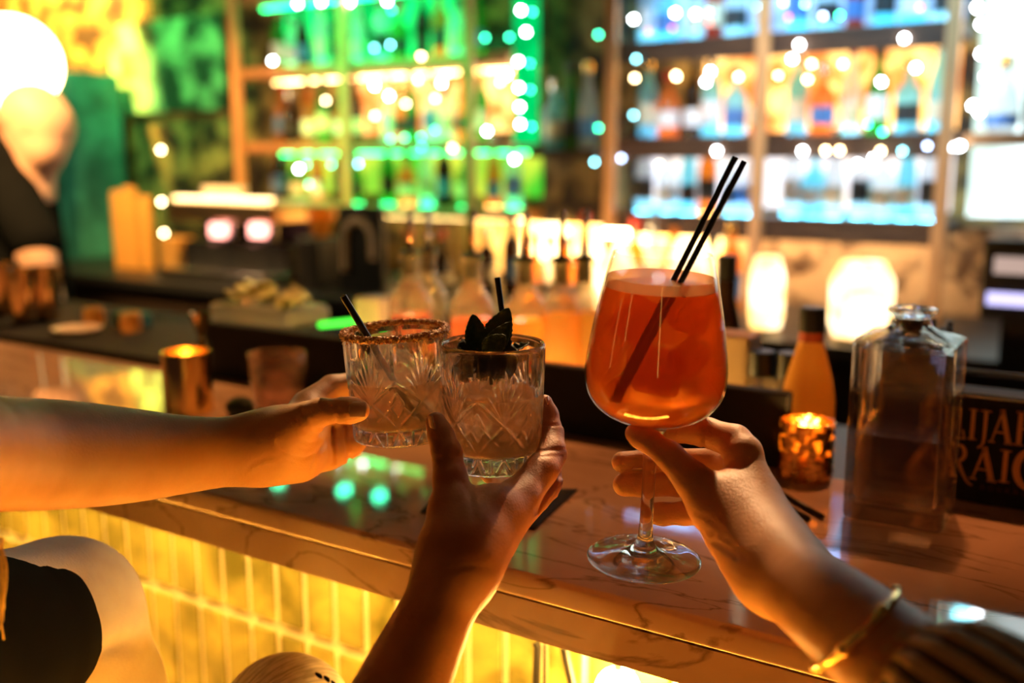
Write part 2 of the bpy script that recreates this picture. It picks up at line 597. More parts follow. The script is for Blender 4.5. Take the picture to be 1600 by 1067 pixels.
def shelving(label, posts, levels, x0, x1, strips, panels, wood):
    u = empty('shelving_unit', ((x0 + x1) / 2, 3.45, .9), label, 'shelves')
    for z in levels:
        kid(MB().box(x0, x1, SY0, SY1, z - .042, z, bev=.003), 'shelf', wood, u, auto=30)
    if wood is not WOOD:
        for z in levels:
            kid(MB().box(x0, x1, SY0 - .001, SY0 + .012, z - .075, z - .0425, bev=.002), 'shelf_lip', wood, u, auto=30)
    for xp in posts:
        kid(MB().box(xp - .02, xp + .02, SY0 - .035, SY0 - .002, .9, 2.6, bev=.003), 'post', POSTW, u, auto=30)
    for xa, xb, z, y, mt in strips:
        kid(MB().box(xa, xb, y, y + .012, z, z + .008), 'light_strip', mt, u)
    for xa, xb, za, zb, mt in panels:
        kid(MB().box(xa, xb, 3.575, 3.595, za, zb), 'backlit_panel', mt, u)
    return u


LV = (1.21, 1.48, 1.81, 2.14)
UR = shelving('right shelving unit of orange wood posts, lit blue and amber', (-1.655, -1.105, -.53), LV, -1.68, -.51,
              [(-1.63, -.55, 1.758, 3.50, AMB), (-1.63, -.55, 1.427, 3.50, WHT), (-1.63, -.53, 1.156, 3.33, SPL), (-1.63, -.55, 2.085, 3.44, BLU)],
              [(-1.42, -.55, 1.50, 1.765, PAN_W), (-1.63, -.55, 1.23, 1.43, PAN_P), (-1.63, -.55, 1.83, 2.09, PAN_B), (-1.64, -1.28, .93, 1.15, PAN_A)], pbr('shelf_dark_wood', (.045, .022, .012), (.09, .045, .022), rough=.5, scale=8, stretch=(1, 8, 8)))
UL = shelving('left shelving unit of orange wood posts, lit green and amber', (-3.56, -2.91, -2.27), LV, -3.58, -2.10,
              [(-3.54, -2.3, 2.085, 3.44, GRN), (-3.54, -2.12, 1.758, 3.50, AMB), (-3.54, -2.12, 1.427, 3.50, GRN), (-3.1, -2.12, 1.156, 3.46, AMB)],
              [(-3.54, -2.45, 1.83, 2.10, PAN_G), (-3.1, -2.15, 1.52, 1.765, PAN_W), (-3.54, -2.12, 1.25, 1.43, PAN_Y), (-2.5, -2.12, .93, 1.15, PAN_A)], WOOD)

# glowing balls: small LEDs, and added ones for glints on bottles and glasses
UNITS = {'L': UL, 'R': UR}


def glow_ball(px_, py_, key, unit, r=.006, Y=3.29):
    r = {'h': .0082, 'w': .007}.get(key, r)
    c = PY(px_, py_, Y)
    kid(MB().ball((0, 0, 0), r, 8), 'glow_ball', GLOW_DOTS[key], UNITS[unit]).matrix_world = Matrix.Translation(Vector(c))


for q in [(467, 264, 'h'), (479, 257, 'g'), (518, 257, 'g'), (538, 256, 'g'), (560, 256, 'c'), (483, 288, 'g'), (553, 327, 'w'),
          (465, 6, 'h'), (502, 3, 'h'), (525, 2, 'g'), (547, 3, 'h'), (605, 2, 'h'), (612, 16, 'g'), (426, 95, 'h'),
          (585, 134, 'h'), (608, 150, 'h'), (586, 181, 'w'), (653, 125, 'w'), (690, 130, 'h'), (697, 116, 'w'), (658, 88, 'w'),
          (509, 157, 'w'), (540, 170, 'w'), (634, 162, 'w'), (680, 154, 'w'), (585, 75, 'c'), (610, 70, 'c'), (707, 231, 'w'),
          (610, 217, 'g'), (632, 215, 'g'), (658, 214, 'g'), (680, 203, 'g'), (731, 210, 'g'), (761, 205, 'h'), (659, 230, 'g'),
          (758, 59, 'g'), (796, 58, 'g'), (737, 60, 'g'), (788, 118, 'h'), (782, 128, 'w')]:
    glow_ball(*q, 'L')
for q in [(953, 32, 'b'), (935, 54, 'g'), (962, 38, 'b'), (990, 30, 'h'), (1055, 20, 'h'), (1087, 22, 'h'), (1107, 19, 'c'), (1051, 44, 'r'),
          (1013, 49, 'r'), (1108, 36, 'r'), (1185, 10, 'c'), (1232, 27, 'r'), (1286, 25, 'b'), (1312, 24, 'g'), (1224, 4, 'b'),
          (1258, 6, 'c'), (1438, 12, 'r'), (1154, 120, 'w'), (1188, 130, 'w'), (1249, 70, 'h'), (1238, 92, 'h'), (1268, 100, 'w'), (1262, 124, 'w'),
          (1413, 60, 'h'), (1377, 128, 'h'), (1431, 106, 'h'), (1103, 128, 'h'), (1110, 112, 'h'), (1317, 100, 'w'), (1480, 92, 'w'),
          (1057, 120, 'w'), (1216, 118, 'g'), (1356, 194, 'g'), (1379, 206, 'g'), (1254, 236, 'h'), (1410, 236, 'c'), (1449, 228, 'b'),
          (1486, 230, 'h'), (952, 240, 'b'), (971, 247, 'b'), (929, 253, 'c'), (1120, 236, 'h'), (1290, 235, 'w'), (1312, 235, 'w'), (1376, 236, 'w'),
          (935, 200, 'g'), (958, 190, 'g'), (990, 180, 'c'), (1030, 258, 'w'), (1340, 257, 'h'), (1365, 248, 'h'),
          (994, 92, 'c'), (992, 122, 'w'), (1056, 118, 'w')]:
    glow_ball(*q, 'R')

fs = empty('glow_dot_cord', PY(251, 180, 3.3), 'added cord of small glowing dots on the dark wall left of the shelves', 'added light')  # cord is made up to carry three glowing dots
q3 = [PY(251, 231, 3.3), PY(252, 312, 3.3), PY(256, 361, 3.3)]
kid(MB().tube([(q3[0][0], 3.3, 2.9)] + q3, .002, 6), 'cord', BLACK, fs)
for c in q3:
    kid(MB().ball((0, 0, 0), .009, 8), 'glow_ball', GLOW_DOTS['w'], fs).matrix_world = Matrix.Translation(Vector(c) + Vector((0, 0, -.010)))

# vertical green light strip at the right end of the left unit
vs = empty('led_strip', (-2.04, 3.28, 1.2), 'tall vertical green light strip with white dots beside the stone pier', 'light strip')
kid(MB().box(-2.10, -1.99, 3.33, 3.345, 1.46, 2.4, bev=.003), 'backing_strip', glow('strip_back_green', (.0, .75, .16), .8, (0, .4, .08), 14), vs, auto=30)
for i, yy in enumerate((16, 50, 96, 117, 137, 167, 194, 249)):
    c = PY(808 + (6, 14, 2, -16, 3, 4, 5, -4)[i], yy, 3.30)
    kid(MB().ball((0, 0, 0), .0085, 8), 'diode', GLOW_DOTS['h'], vs).matrix_world = Matrix.Translation(Vector(c))
    if i % 2 == 0:
        kid(MB().ball((0, 0, 0), .006, 8), 'diode', GLOW_DOTS['g'], vs).matrix_world = Matrix.Translation(Vector(c) + Vector((.05, 0, -.01)))

# downlights over the shelves, reflected in the counter
def puck(px_, py_, key, label, r=.03):
    q = ray(px_, py_)
    q = np.array([q[0], q[1], -q[2]])
    c0 = np.array([0, 0, 2 * ZT - CAM[2]])
    c = c0 + q * (3.22 / q[1])
    t = empty('spotlight', c, label, 'light', axis=(0, -.5, -1))
    MB().lathe([(r * .85, 0), (r * .85, .004)], 24).build('lens', GLOW_DOTS[key], t)
    MB().lathe([(r * 1.1, -.06), (r * 1.1, .0035), (r * .9, .0035), (r * .9, -.055)], 24, closed=True).build('housing', BLACK, t, smooth=True)


puck(435, 757, 'g', 'leftmost small green spotlight mirrored in the counter', .03)
puck(538, 768, 'g', 'middle small green spotlight mirrored in the counter', .034)
puck(593, 777, 'g', 'rightmost small green spotlight mirrored in the counter', .032)
puck(1505, 965, 'c', 'pale blue spotlight mirrored at the near right of the counter', .036)
puck(1525, 961, 'h', 'small white spotlight beside the pale blue one, mirrored in the counter', .016)

# ------------------------------------------------------------------ bottles on the shelves
BG = {
    'clear': thin_glass('bottle_clear', (.92, .95, .96), .45, (.9, .95, 1), milky=.5, refl=.35),
    'amber': thin_glass('bottle_amber', (.85, .42, .10), .40, (.9, .5, .15), milky=.4, refl=.35),
    'green': thin_glass('bottle_green', (.10, .45, .10), .35, (.15, .6, .15), milky=.4, refl=.35),
    'cyan': thin_glass('bottle_cyan', (.35, .85, .95), .55, (.5, .9, 1), milky=.5, refl=.35),
    'dark': thin_glass('bottle_dark', (.08, .04, .02), .3, (.12, .06, .03), milky=.6, refl=.35),
    'red': thin_glass('bottle_red', (.8, .08, .04), .4, (.9, .1, .04), milky=.5, refl=.35)}
PROF = [
    [(.0, 0), (.034, 0), (.037, .004), (.037, .17), (.033, .195), (.016, .225), (.0145, .27), (.017, .275), (.017, .285), (0, .285)],
    [(.0, 0), (.040, 0), (.043, .004), (.043, .13), (.038, .155), (.016, .175), (.0145, .225), (.018, .23), (.018, .24), (0, .24)],
    [(.0, 0), (.030, 0), (.033, .004), (.034, .14), (.028, .19), (.015, .24), (.0135, .285), (.016, .29), (.016, .30), (0, .30)],
    [(.0, 0), (.038, 0), (.047, .02), (.050, .07), (.040, .12), (.018, .155), (.015, .20), (.019, .205), (.019, .215), (0, .215)]]
CAPM = [pbr('cap_black', (.02, .02, .02), rough=.4), GOLD, pbr('cap_red', (.5, .03, .02), rough=.4), STEEL]
LABM = [pbr('label_cream', (.75, .65, .45), rough=.7), pbr('label_black', (.03, .03, .03), rough=.6),
        pbr('label_blue', (.08, .2, .5), rough=.6), pbr('label_white', (.85, .85, .85), rough=.7)]
protos = {}


def bottle_proto(kind, pi, ci, li):
    k = (kind, pi, ci, li)
    if k in protos:
        return protos[k]
    pr = PROF[pi]
    root = MB().lathe([(max(r, .0005), z) for r, z in pr], 20).build('bottle', BG[kind], smooth=True, auto=40)
    zt = pr[-1][1]
    rn = pr[-2][0]
    MB().lathe([(rn + .002, zt - .022), (rn + .002, zt + .014), (rn, zt + .016)], 16).build('cap', CAPM[ci], root, auto=40)
    rb = pr[3][0]
    MB().lathe([(pr[2][0] + .0008, pr[3][1] * .3), (max(pr[2][0], rb) + .0008, pr[3][1] * .78)], 20, cap=False).build('paper_label', LABM[li], root, smooth=True)
    protos[k] = root
    return root


DISCS = {'c': glow('disc_cyan', (.12, .72, 1), 26), 'g': glow('disc_green', (.02, 1, .28), 22), 'h': glow('disc_white', (.8, .9, 1), 22), 'a': glow('disc_amber', (1, .55, .15), 18)}
rnd = random.Random(7)
used = set()


def put_bottle(kind, x, y, z, label, group, s=1.0, pi=None, disc=None):
    pi = rnd.randrange(4) if pi is None else pi
    p = bottle_proto(kind, pi, rnd.randrange(4), rnd.randrange(4))
    o = p if p.name not in used else copy_tree(p)
    used.add(p.name)
    if disc:
        kid(MB().lathe([(.028, -.0012), (.030, .001), (.0005, .001)], 16), 'light_disc', DISCS[disc], UL if x < -1.9 else UR, smooth=True).matrix_world = Matrix.Translation((x, y, z))
        z += .0016
    o.location = (x, y, z)
    o.rotation_euler.z = rnd.uniform(0, 6)
    o.scale = (s, s, s)
    return tag(o, label, 'bottle', group)


ROWS = [
    # unit, bay x0, x1, shelf z, kinds, n, words
    ('right', -1.62, -1.14, 1.81, ['clear', 'cyan', 'clear', 'red'], 6, 'on the top shelf of the right unit, left bay'),
    ('right', -1.07, -.56, 1.81, ['cyan', 'clear', 'red', 'cyan'], 6, 'on the top shelf of the right unit, right bay'),
    ('right', -1.62, -1.14, 1.48, ['cyan', 'amber', 'dark', 'cyan'], 6, 'on the middle shelf of the right unit, left bay'),
    ('right', -1.07, -.56, 1.48, ['cyan', 'amber', 'clear', 'green', 'cyan'], 6, 'on the middle shelf of the right unit, right bay'),
    ('right', -1.62, -1.14, 1.21, ['clear', 'clear', 'cyan', 'amber'], 6, 'on the lowest shelf of the right unit, left bay'),
    ('right', -1.07, -.56, 1.21, ['clear', 'cyan', 'clear', 'clear'], 7, 'on the lowest shelf of the right unit, right bay'),
    ('left', -3.50, -2.96, 1.81, ['green', 'clear', 'dark', 'clear'], 6, 'on the top shelf of the left unit, left bay'),
    ('left', -2.86, -2.31, 1.81, ['clear', 'green', 'dark', 'amber'], 6, 'on the top shelf of the left unit, right bay'),
    ('left', -3.50, -2.96, 1.48, ['amber', 'dark', 'amber', 'green'], 6, 'on the middle shelf of the left unit, left bay'),
    ('left', -2.86, -2.31, 1.48, ['clear', 'amber', 'green', 'clear'], 7, 'on the middle shelf of the left unit, right bay'),
    ('left', -3.50, -2.96, 1.21, ['dark', 'green', 'amber'], 5, 'on the lowest shelf of the left unit, left bay'),
    ('left', -2.86, -2.14, 1.21, ['green', 'amber', 'clear', 'dark'], 7, 'on the lowest shelf of the left unit, right bay')]
WORDS = {'clear': 'clear glass', 'cyan': 'cyan glowing', 'amber': 'amber', 'green': 'green', 'dark': 'dark', 'red': 'red'}
for unit, x0, x1, z, kinds, n, w in ROWS:
    w = w.replace('unit, ', 'unit ')
    for i in range(n):
        k = kinds[i % len(kinds)]
        xx = x0 + .03 + (x1 - x0 - .06) * i / (n - 1)
        put_bottle(k, xx, 3.44 + rnd.uniform(-.02, .03), z + .0005, '%s spirit bottle, %s %s' % (WORDS[k], ('leftmost', 'second', 'third', 'fourth', 'fifth', 'sixth', 'rightmost')[i if i < n - 1 else 6], w),
                   '%s bottles %s' % (WORDS[k], w), pi=(0, 1, 2, 0, 1, 2, 0)[i], s=.92,
                   disc={'cyan': 'c', 'green': 'g', 'clear': 'c' if unit == 'right' else 'g', 'amber': 'a' if z < 1.4 or i % 2 else None}.get(k))
for i, xx in enumerate((-.40, -.30, -.19)):
    put_bottle(('clear', 'dark', 'cyan')[i], xx, 3.44, 1.481,
               ('clear', 'dark maroon', 'pale cyan')[i] + ' bottle in front of the pale backlit panel at far right', None)
for i, xx in enumerate((-1.93, -1.86, -1.79)):
    put_bottle(('cyan', 'green', 'clear')[i], xx, 3.36, 1.441,
               ('cyan', 'green', 'clear')[i] + ' bottle on the small shelf of the stone pier', None)  # dark shell standing in for shade on the lap, no garment
ps = MB().box(-2.0, -1.72, 3.28, 3.42, 1.41, 1.44, bev=.002).build('small_shelf', DARKW, auto=30)
tag(ps, 'small dark shelf fixed to the pier between the two shelving units', 'shelf')
# far right: pale glowing display with its own shelf
dp = empty('backlit_display', (-.1, 3.5, .9), 'bright pale blue backlit display at the far right of the back wall', 'display')
kid(MB().box(-.49, .55, 3.53, 3.59, 1.22, 2.4), 'glowing_panel', glow('display_pale', (.80, .97, 1), 2.4, (.30, .40, .36), 5, .32, .55), dp)
kid(MB().box(-.49, .55, 3.34, 3.53, 1.44, 1.48, bev=.003), 'shelf', WOOD, dp, auto=30)
for i, (xp, yp) in enumerate(((1527, 12), (1533, 38), (1533, 84), (1540, 120), (1583, 8), (1520, 165), (1530, 175), (1500, 228))):
    kid(MB().ball((0, 0, 0), .009, 8), 'glow_ball', GLOW_DOTS['h'], dp).matrix_world = Matrix.Translation(Vector(PY(xp, yp, 3.32)))

# ------------------------------------------------------------------ back bar things
ZB = .9005


def back(px_, Y):
    """x on the back worktop seen at photo column px_"""
    return PY(px_, 480, Y)[0]


# coffee machine
x0, x1 = back(300, 2.95), back(462, 2.95)
cm = empty('coffee_machine', ((x0 + x1) / 2, 3.0, ZB), 'espresso machine with two pink lit dials on the back worktop', 'coffee machine')
kid(MB().box(x0, x1, 2.92, 3.22, ZB + .03, ZB + .16, bev=.01), 'machine_body', BLACK, cm, auto=30)
kid(MB().box(x0, x1, 2.84, 3.22, 1.15, 1.235, bev=.012), 'machine_top', pbr('brushed_champagne', (.7, .5, .3), rough=.3, metal=1), cm, auto=30)
kid(MB().box(x0 + .03, x1 - .03, 3.08, 3.20, 1.05, 1.16), 'machine_back', BLACK, cm)
kid(MB().box(x0, x1, 2.78, 2.93, ZB + .004, ZB + .05, bev=.006), 'drip_tray', STEEL, cm, auto=30)
for xx in (340, 402):
    c = PY(xx, 360, 2.83)
    kid(MB().box(c[0] - .045, c[0] + .045, 2.825, 2.84, c[2] - .028, c[2] + .028, bev=.006), 'dial', glow('dial_pink_%d' % xx, (1, .35, .28), 4), cm, auto=30)
    kid(MB().lathe([(.03, 1.08), (.034, 1.15)], 20, c[0], 2.9), 'group_head', STEEL, cm, auto=40)
    kid(MB().tube([(c[0], 2.9, 1.07), (c[0], 2.78, 1.06)], .013), 'portafilter', BLACK, cm)
for i, xx in enumerate((325, 345, 365)):
    c = PY(xx, 335, 2.95)
    o = MB().lathe([(.022, 0), (.034, .004), (.042, .055), (.038, .055), (.03, .008), (.001, .006)], 24).build('cup', pbr('cup_white_%d' % i, (.85, .75, .6), rough=.3), auto=40)
    o.location = (c[0], 2.98, 1.2355)
    tag(o, 'white cup on top of the espresso machine, ' + ('left of three', 'middle of three', 'right of three')[i], 'cup', None)
tag(MB().box(x0 + .05, x1 - .05, 2.84, 2.9, 1.237, 1.25).build('led_strip', glow('strip_machine', (1, .62, .25), 5)),
    'warm light bar along the top of the espresso machine', 'light strip')

# tall gold tube dispensers left of it
for i, (pa_, h) in enumerate(((196, .36), (214, .38), (236, .34))):
    o = MB().lathe([(.030, 0), (.032, .004), (.032, h - .01), (.026, h)], 24).build('cup_stack', pbr('amber_tube_%d' % i, (.85, .45, .10), rough=.35), auto=40)
    o.location = (back(pa_, 3.0), 3.0, ZB)
    tag(o, ('leftmost', 'middle', 'rightmost')[i] + ' tall amber stack of paper cups left of the espresso machine', 'cup stack')
gl = MB().box(back(275, 3.0) - .03, back(290, 3.0) + .03, 2.95, 3.05, ZB, ZB + .16, bev=.01).build('canister', pbr('canister_amber', (.6, .32, .08), rough=.4), auto=30)
tag(gl, 'small amber canister beside the paper cup stacks', 'canister')
# arched sign
c = PY(562, 410, 2.9)
sg = empty('arched_sign', (c[0], 2.9, ZB), 'dark framed sign with a pale arch standing on the back worktop', 'sign')
kid(MB().box(c[0] - .11, c[0] + .11, 2.9, 2.93, ZB, ZB + .33, bev=.006), 'frame', BLACK, sg, auto=30)
arc = [(c[0] + .07 * math.cos(t), 2.896, ZB + .20 + .075 * math.sin(t)) for t in np.linspace(math.pi, 0, 14)]
kid(MB().tube([(c[0] - .07, 2.896, ZB + .08)] + arc + [(c[0] + .07, 2.896, ZB + .13)], .014, 8), 'arch', pbr('arch_cream', (.8, .6, .4), rough=.6), sg)
# grinder to the right of the machine
c = PY(500, 440, 2.95)
gr = empty('coffee_grinder', (c[0], 2.95, ZB), 'dark coffee grinder with an amber hopper beside the espresso machine', 'grinder')
kid(MB().box(c[0] - .06, c[0] + .06, 2.88, 3.05, ZB, ZB + .2, bev=.012), 'grinder_body', BLACK, gr, auto=30)
kid(MB().lathe([(.03, ZB + .2), (.06, ZB + .3), (.06, ZB + .32)], 24, c[0], 2.97), 'hopper', BG['amber'], gr, auto=40)

# glowing lamps on the back worktop
LGT = glow('lantern_glow', (1, .80, .48), 2.6, (1, .50, .14), 14, .38, .62)
for i, (pa_, w, h, Y) in enumerate(((1197, .10, .22, 2.86), (1345, .17, .22, 2.86), (960, .13, .20, 2.95), (1075, .13, .24, 3.0))):
    xx = back(pa_, Y)
    L = empty('table_lantern', (xx, Y, ZB), ('narrow white hot lantern on the back worktop', 'wide white hot lantern on the back worktop behind the squeeze bottle',
              'glowing lantern behind the rim of the orange cocktail', 'glowing lantern right behind the orange cocktail glass')[i], 'lantern')
    kid(MB().lathe([(w * .42, ZB + .012), (w * .5, ZB + .05), (w * .5, ZB + h * .75), (w * .34, ZB + h)], 28, xx, Y), 'shade', LGT, L, auto=50)
    kid(MB().lathe([(w * .46, ZB), (w * .46, ZB + .012)], 28, xx, Y), 'base', GOLD, L, auto=40)
wl = PY(965, 364, 3.1)
o = MB().box(wl[0] - .045, wl[0] + .045, 3.08, 3.1, wl[2] - .012, wl[2] + .012, bev=.004).build('wall_lamp', GLOW_DOTS['w'], auto=30)
tag(o, 'small bright oblong lamp above the spouted bottles', 'lamp')
# row of small bottles on the back worktop, behind the spouted ones
for i, pa_ in enumerate((835, 860, 888, 912, 990, 1018, 1050, 1110, 1140)):
    put_bottle(('amber', 'clear')[i % 2], back(pa_, 3.15), 3.15, ZB, ('first', 'second', 'third', 'fourth', 'fifth', 'sixth', 'seventh', 'eighth', 'ninth')[i] + ' from left of the bottles before the glowing amber panel',
               ('amber', 'clear')[i % 2] + ' bottles on the back worktop behind the cocktail glass')
for i, pa_ in enumerate((640, 690, 760, 800)):
    put_bottle('dark', back(pa_, 3.2), 3.2, ZB, ('first', 'second', 'third', 'fourth')[i] + ' from left of the dark bottles on the back worktop behind the mint drink', 'dark bottles on the back worktop behind the mint drink')
ap = MB().box(-2.10, -1.27, 3.395, 3.41, ZB, 1.155, bev=.002).build('glowing_panel', glow('honey_fill', (1, .66, .26), 7, (1, .42, .08), 8, .4, .6), auto=30)  # panel added to brighten the area behind the goblet
tag(ap, 'added glowing amber panel on the back worktop behind the orange cocktail', 'panel')
# register screen at far right
c = PY(1585, 435, 2.6)
rg = empty('register_screen', (c[0], 2.6, ZB), 'black till with a pale violet screen at the right edge', 'till')
kid(MB().box(c[0] - .07, c[0] + .12, 2.6, 2.63, c[2] - .10, c[2] + .09, bev=.006), 'screen_frame', BLACK, rg, auto=30)
kid(MB().box(c[0] - .055, c[0] + .10, 2.592, 2.5985, c[2] - .065, c[2] - .035), 'screen_bar', glow('screen_violet', (.6, .55, 1), 1.1), rg)
kid(MB().box(c[0] - .045, c[0] + .10, 2.592, 2.5985, c[2] + .01, c[2] + .05), 'screen_strip', glow('screen_dim', (.6, .42, .35), .6), rg)
kid(MB().box(c[0] - .02, c[0] + .06, 2.6, 2.7, ZB - .3, c[2] - .09), 'stand', BLACK, rg)

# pendant globe over the bartender
c = P(18, 100, 3.75)
pl = empty('globe_lamp', c, 'blazing warm globe lamp behind the bartender at top left', 'lamp')
kid(MB().ball(c, .175, 16), 'globe', glow('globe_warm', (1, .72, .34), 16), pl, smooth=True)
kid(MB().tube([(c[0], c[1], c[2] + .17), (c[0], c[1], 2.9)], .006, 8), 'cord', BLACK, pl)

# ------------------------------------------------------------------ service side things behind the counter
def spouted(px_, pyneck, Y, liquid, label, zb=1.0005, body=.034, neck=.0135, zn=None, ball=False, shoulder=.055):
    """bottle with a pour spout; pyneck is the photo row of the neck's rim"""
    n = PY(px_, pyneck, Y)
    zb_ = zb
    H = n[2] - zb_
    b = empty('spouted_bottle', (n[0], Y, zb_), label, 'bottle', 'spouted bottles behind the black rail')
    pr = [(.0005, 0), (body - .003, 0), (body, .004), (body, H - .075), (body * .93, H - .062), (neck + .006, H - .045), (neck, H - .03), (neck, H - .004), (neck + .003, H), (neck + .003, H + .004), (neck - .003, H + .004)]
    MB().lathe(pr, 32).build('bottle_body', BG_POUR, b, auto=50)
    if liquid:
        lm, row = liquid
        fill = min(.72, float(PY(px_, row, Y)[2] - zb_) / H)
        MB().lathe([(.0005, .004), (body - .003, .004), (body - .0025, fill * H), (.0005, fill * H + .0003)], 32).build('liquid', lm, b, auto=50)
    MB().lathe([(neck * .72, H - .026), (neck * .72, H + .004), (neck + .001, H + .006), (neck + .001, H + .010), (.005, H + .013)], 24).build('stopper', BLACK, b, auto=40)
    MB().tube([(0, 0, H + .012), (0, 0, H + .045), (.003, 0, H + .075)], [.005, .0042, .0034], 12).build('pour_spout', COPPER if not ball else STEEL, b, smooth=True)
    if ball:
        MB().ball((0, 0, H + .03), .0075, 10).build('spout_ball', STEEL, b, smooth=True)
    return b


BG_POUR = thin_glass('bottle_pour_glass', (.98, .92, .80), .22, (1, .84, .48), milky=.3, refl=.45, wet=.8)
LQR = thin_glass('liquid_red', (.60, .04, .01), .6, (.85, .10, .03), milky=.2)
LQY = thin_glass('liquid_yellow', (.97, .62, .08), .5, (1, .66, .10), milky=.2)
LQO = thin_glass('liquid_orange', (.8, .14, .02), .55, (.9, .18, .03), milky=.2)
spouted(640, 402, 1.20, (LQR, 490), 'leftmost spouted bottle with red liquid behind the salted glass')
spouted(668, 398, 1.30, None, 'empty bottle with a steel ball spout behind the red one', ball=True, body=.030)
spouted(737, 407, 1.20, (LQO, 498), 'spouted bottle with orange red liquid directly behind the mint sprig', body=.032)
spouted(821, 414, 1.20, (LQY, 498), 'spouted bottle with yellow liquid right of the mint drink')
spouted(877, 414, 1.22, (LQY, 472), 'second bottle from the right with a pour spout, yellow liquid', body=.030)
spouted(913, 412, 1.26, (LQY, 470), 'rightmost spouted bottle, beside the orange cocktail glass', body=.028)

wl_ = MB().box(-1.02, -.56, 1.125, 1.137, 1.0005, 1.006).build('led_strip', glow('well_fill', (1, .56, .13), 200))  # strip added behind the rail to light the bottles from below
tag(wl_, 'added amber light strip at the feet of the spouted bottles', 'light strip')
# dark bottle and carton behind the cocktail
c = PY(1133, 500, 1.42)
b = empty('dark_bottle', (c[0], 1.42, 1.0005), 'tall dark bottle with a black cap right of the orange cocktail', 'bottle')
MB().lathe([(.0005, 0), (.026, 0), (.028, .004), (.028, .13), (.019, .17), (.0135, .19), (.0135, .235), (.0005, .236)], 28).build('bottle_body', BG['dark'], b, auto=50)
MB().lathe([(.0145, .218), (.0145, .252), (.012, .255), (.0005, .255)], 20).build('cap', BLACK, b, auto=40)
c = PY(1152, 560, 1.24)
o = MB().box(-.026, .026, -.026, .026, 0, .172 - (1.0005 - 1.0), bev=.004).build('carton', pbr('carton_tan', (.5, .32, .16), rough=.6), auto=30)
o.location = (c[0] - .002, 1.24, 1.0005)
tag(o, 'tan carton standing behind the right side of the orange cocktail', 'carton')
# squeeze bottle with amber sauce
c = PY(1270, 480, 1.17)
H = c[2] - 1.0005
b = empty('squeeze_bottle', (c[0], 1.17, 1.0005), 'amber sauce bottle with a black cap left of the square decanter', 'bottle')
MB().lathe([(.0005, 0), (.030, 0), (.0315, .004), (.0315, H * .50), (.027, H * .62), (.018, H * .76), (.0135, H * .83), (.0135, H * .86), (.0005, H * .86)], 32).build('bottle_body', thin_glass('sauce_bottle', (.9, .5, .1), .8, (.95, .55, .16), milky=.5), b, auto=50)
MB().lathe([(.0145, H * .82), (.0145, H * .87), (.0005, H * .871)], 24).build('cap_ring', pbr('ring_red', (.4, .06, .02), rough=.4), b, auto=40)
MB().lathe([(.0148, H * .871), (.0155, H * .98), (.013, H), (.0005, H)], 24).build('cap', BLACK, b, auto=40)
for i, xp in enumerate((1191, 1236)):
    c = PY(xp, 548 + 3 * i, 1.22)
    b = empty('capped_bottle', (c[0], 1.22, 1.0005), ('left', 'right')[i] + ' one of two short black capped bottles beside the amber sauce bottle', 'bottle')
    H = c[2] - 1.0005
    MB().lathe([(.0005, 0), (.020, 0), (.021, .003), (.021, H - .045), (.012, H - .03), (.012, H - .02), (.0005, H - .02)], 24).build('bottle_body', BG_POUR, b, auto=50)
    MB().lathe([(.0165, H - .032), (.0165, H - .002), (.015, H), (.0005, H)], 20).build('cap', BLACK, b, auto=40)
# straw holder
c = PY(1437, 530, 1.20)
sh = empty('straw_holder', (c[0], 1.20, 1.0005), 'black cup of short black straws behind the decanter neck', 'straw holder')
MB().lathe([(.030, 0), (.031, .004), (.040, .185), (.037, .185), (.029, .006), (.0005, .005)], 32).build('cup', BLACK, sh, auto=40)
for i in range(30):
    a = rnd.uniform(0, 6.28)
    r = .033 * math.sqrt(rnd.random())
    x_, y_ = r * math.cos(a), r * math.sin(a)
    o = MB().tube([(x_ * .7, y_ * .7, .01), (x_ * 1.1, y_ * 1.1, .205 + rnd.uniform(-.006, .008))], .0034, 8).build('black_straw', STRAW, smooth=True)
    o.matrix_world = sh.matrix_world.copy()
    tag(o, 'short black straw bunched in the black cup behind the decanter', 'straw', 'straws in the black cup')

# branded caddy with lettering
cx0 = PY(1330, 760, 1.062)[0]
cz = 1.158
cad = empty('bar_caddy', (-.05, 1.1, 1.05), 'black branded bar caddy with bronze lettering behind the square decanter', 'caddy')
kid(MB().box(cx0, .42, 1.066, 1.079, 1.0505, cz, bev=.002), 'front_wall', BLACKM, cad, auto=30)
kid(MB().box(cx0, .42, 1.079, 1.097, 1.0505, 1.056), 'bottom', BLACKM, cad)
kid(MB().box(cx0, cx0 + .004, 1.079, 1.19, 1.0505, cz), 'side_wall', BLACKM, cad)
kid(MB().box(cx0, .42, 1.101, 1.19, 1.12, cz - .012), 'tray', BLACKM, cad)
kid(MB().tube([(cx0, 1.070, cz + .002), (.42, 1.070, cz + .002)], .0032, 8), 'front_trim', STEEL, cad, smooth=True)
kid(MB().tube([(cx0, 1.186, cz + .004), (.42, 1.186, cz + .004)], .0036, 8), 'rear_trim', STEEL, cad, smooth=True)
LET = pbr('bronze_print', (.85, .40, .12), rough=.6)
LET2 = pbr('dull_red_print', (.12, .035, .025), rough=.7)

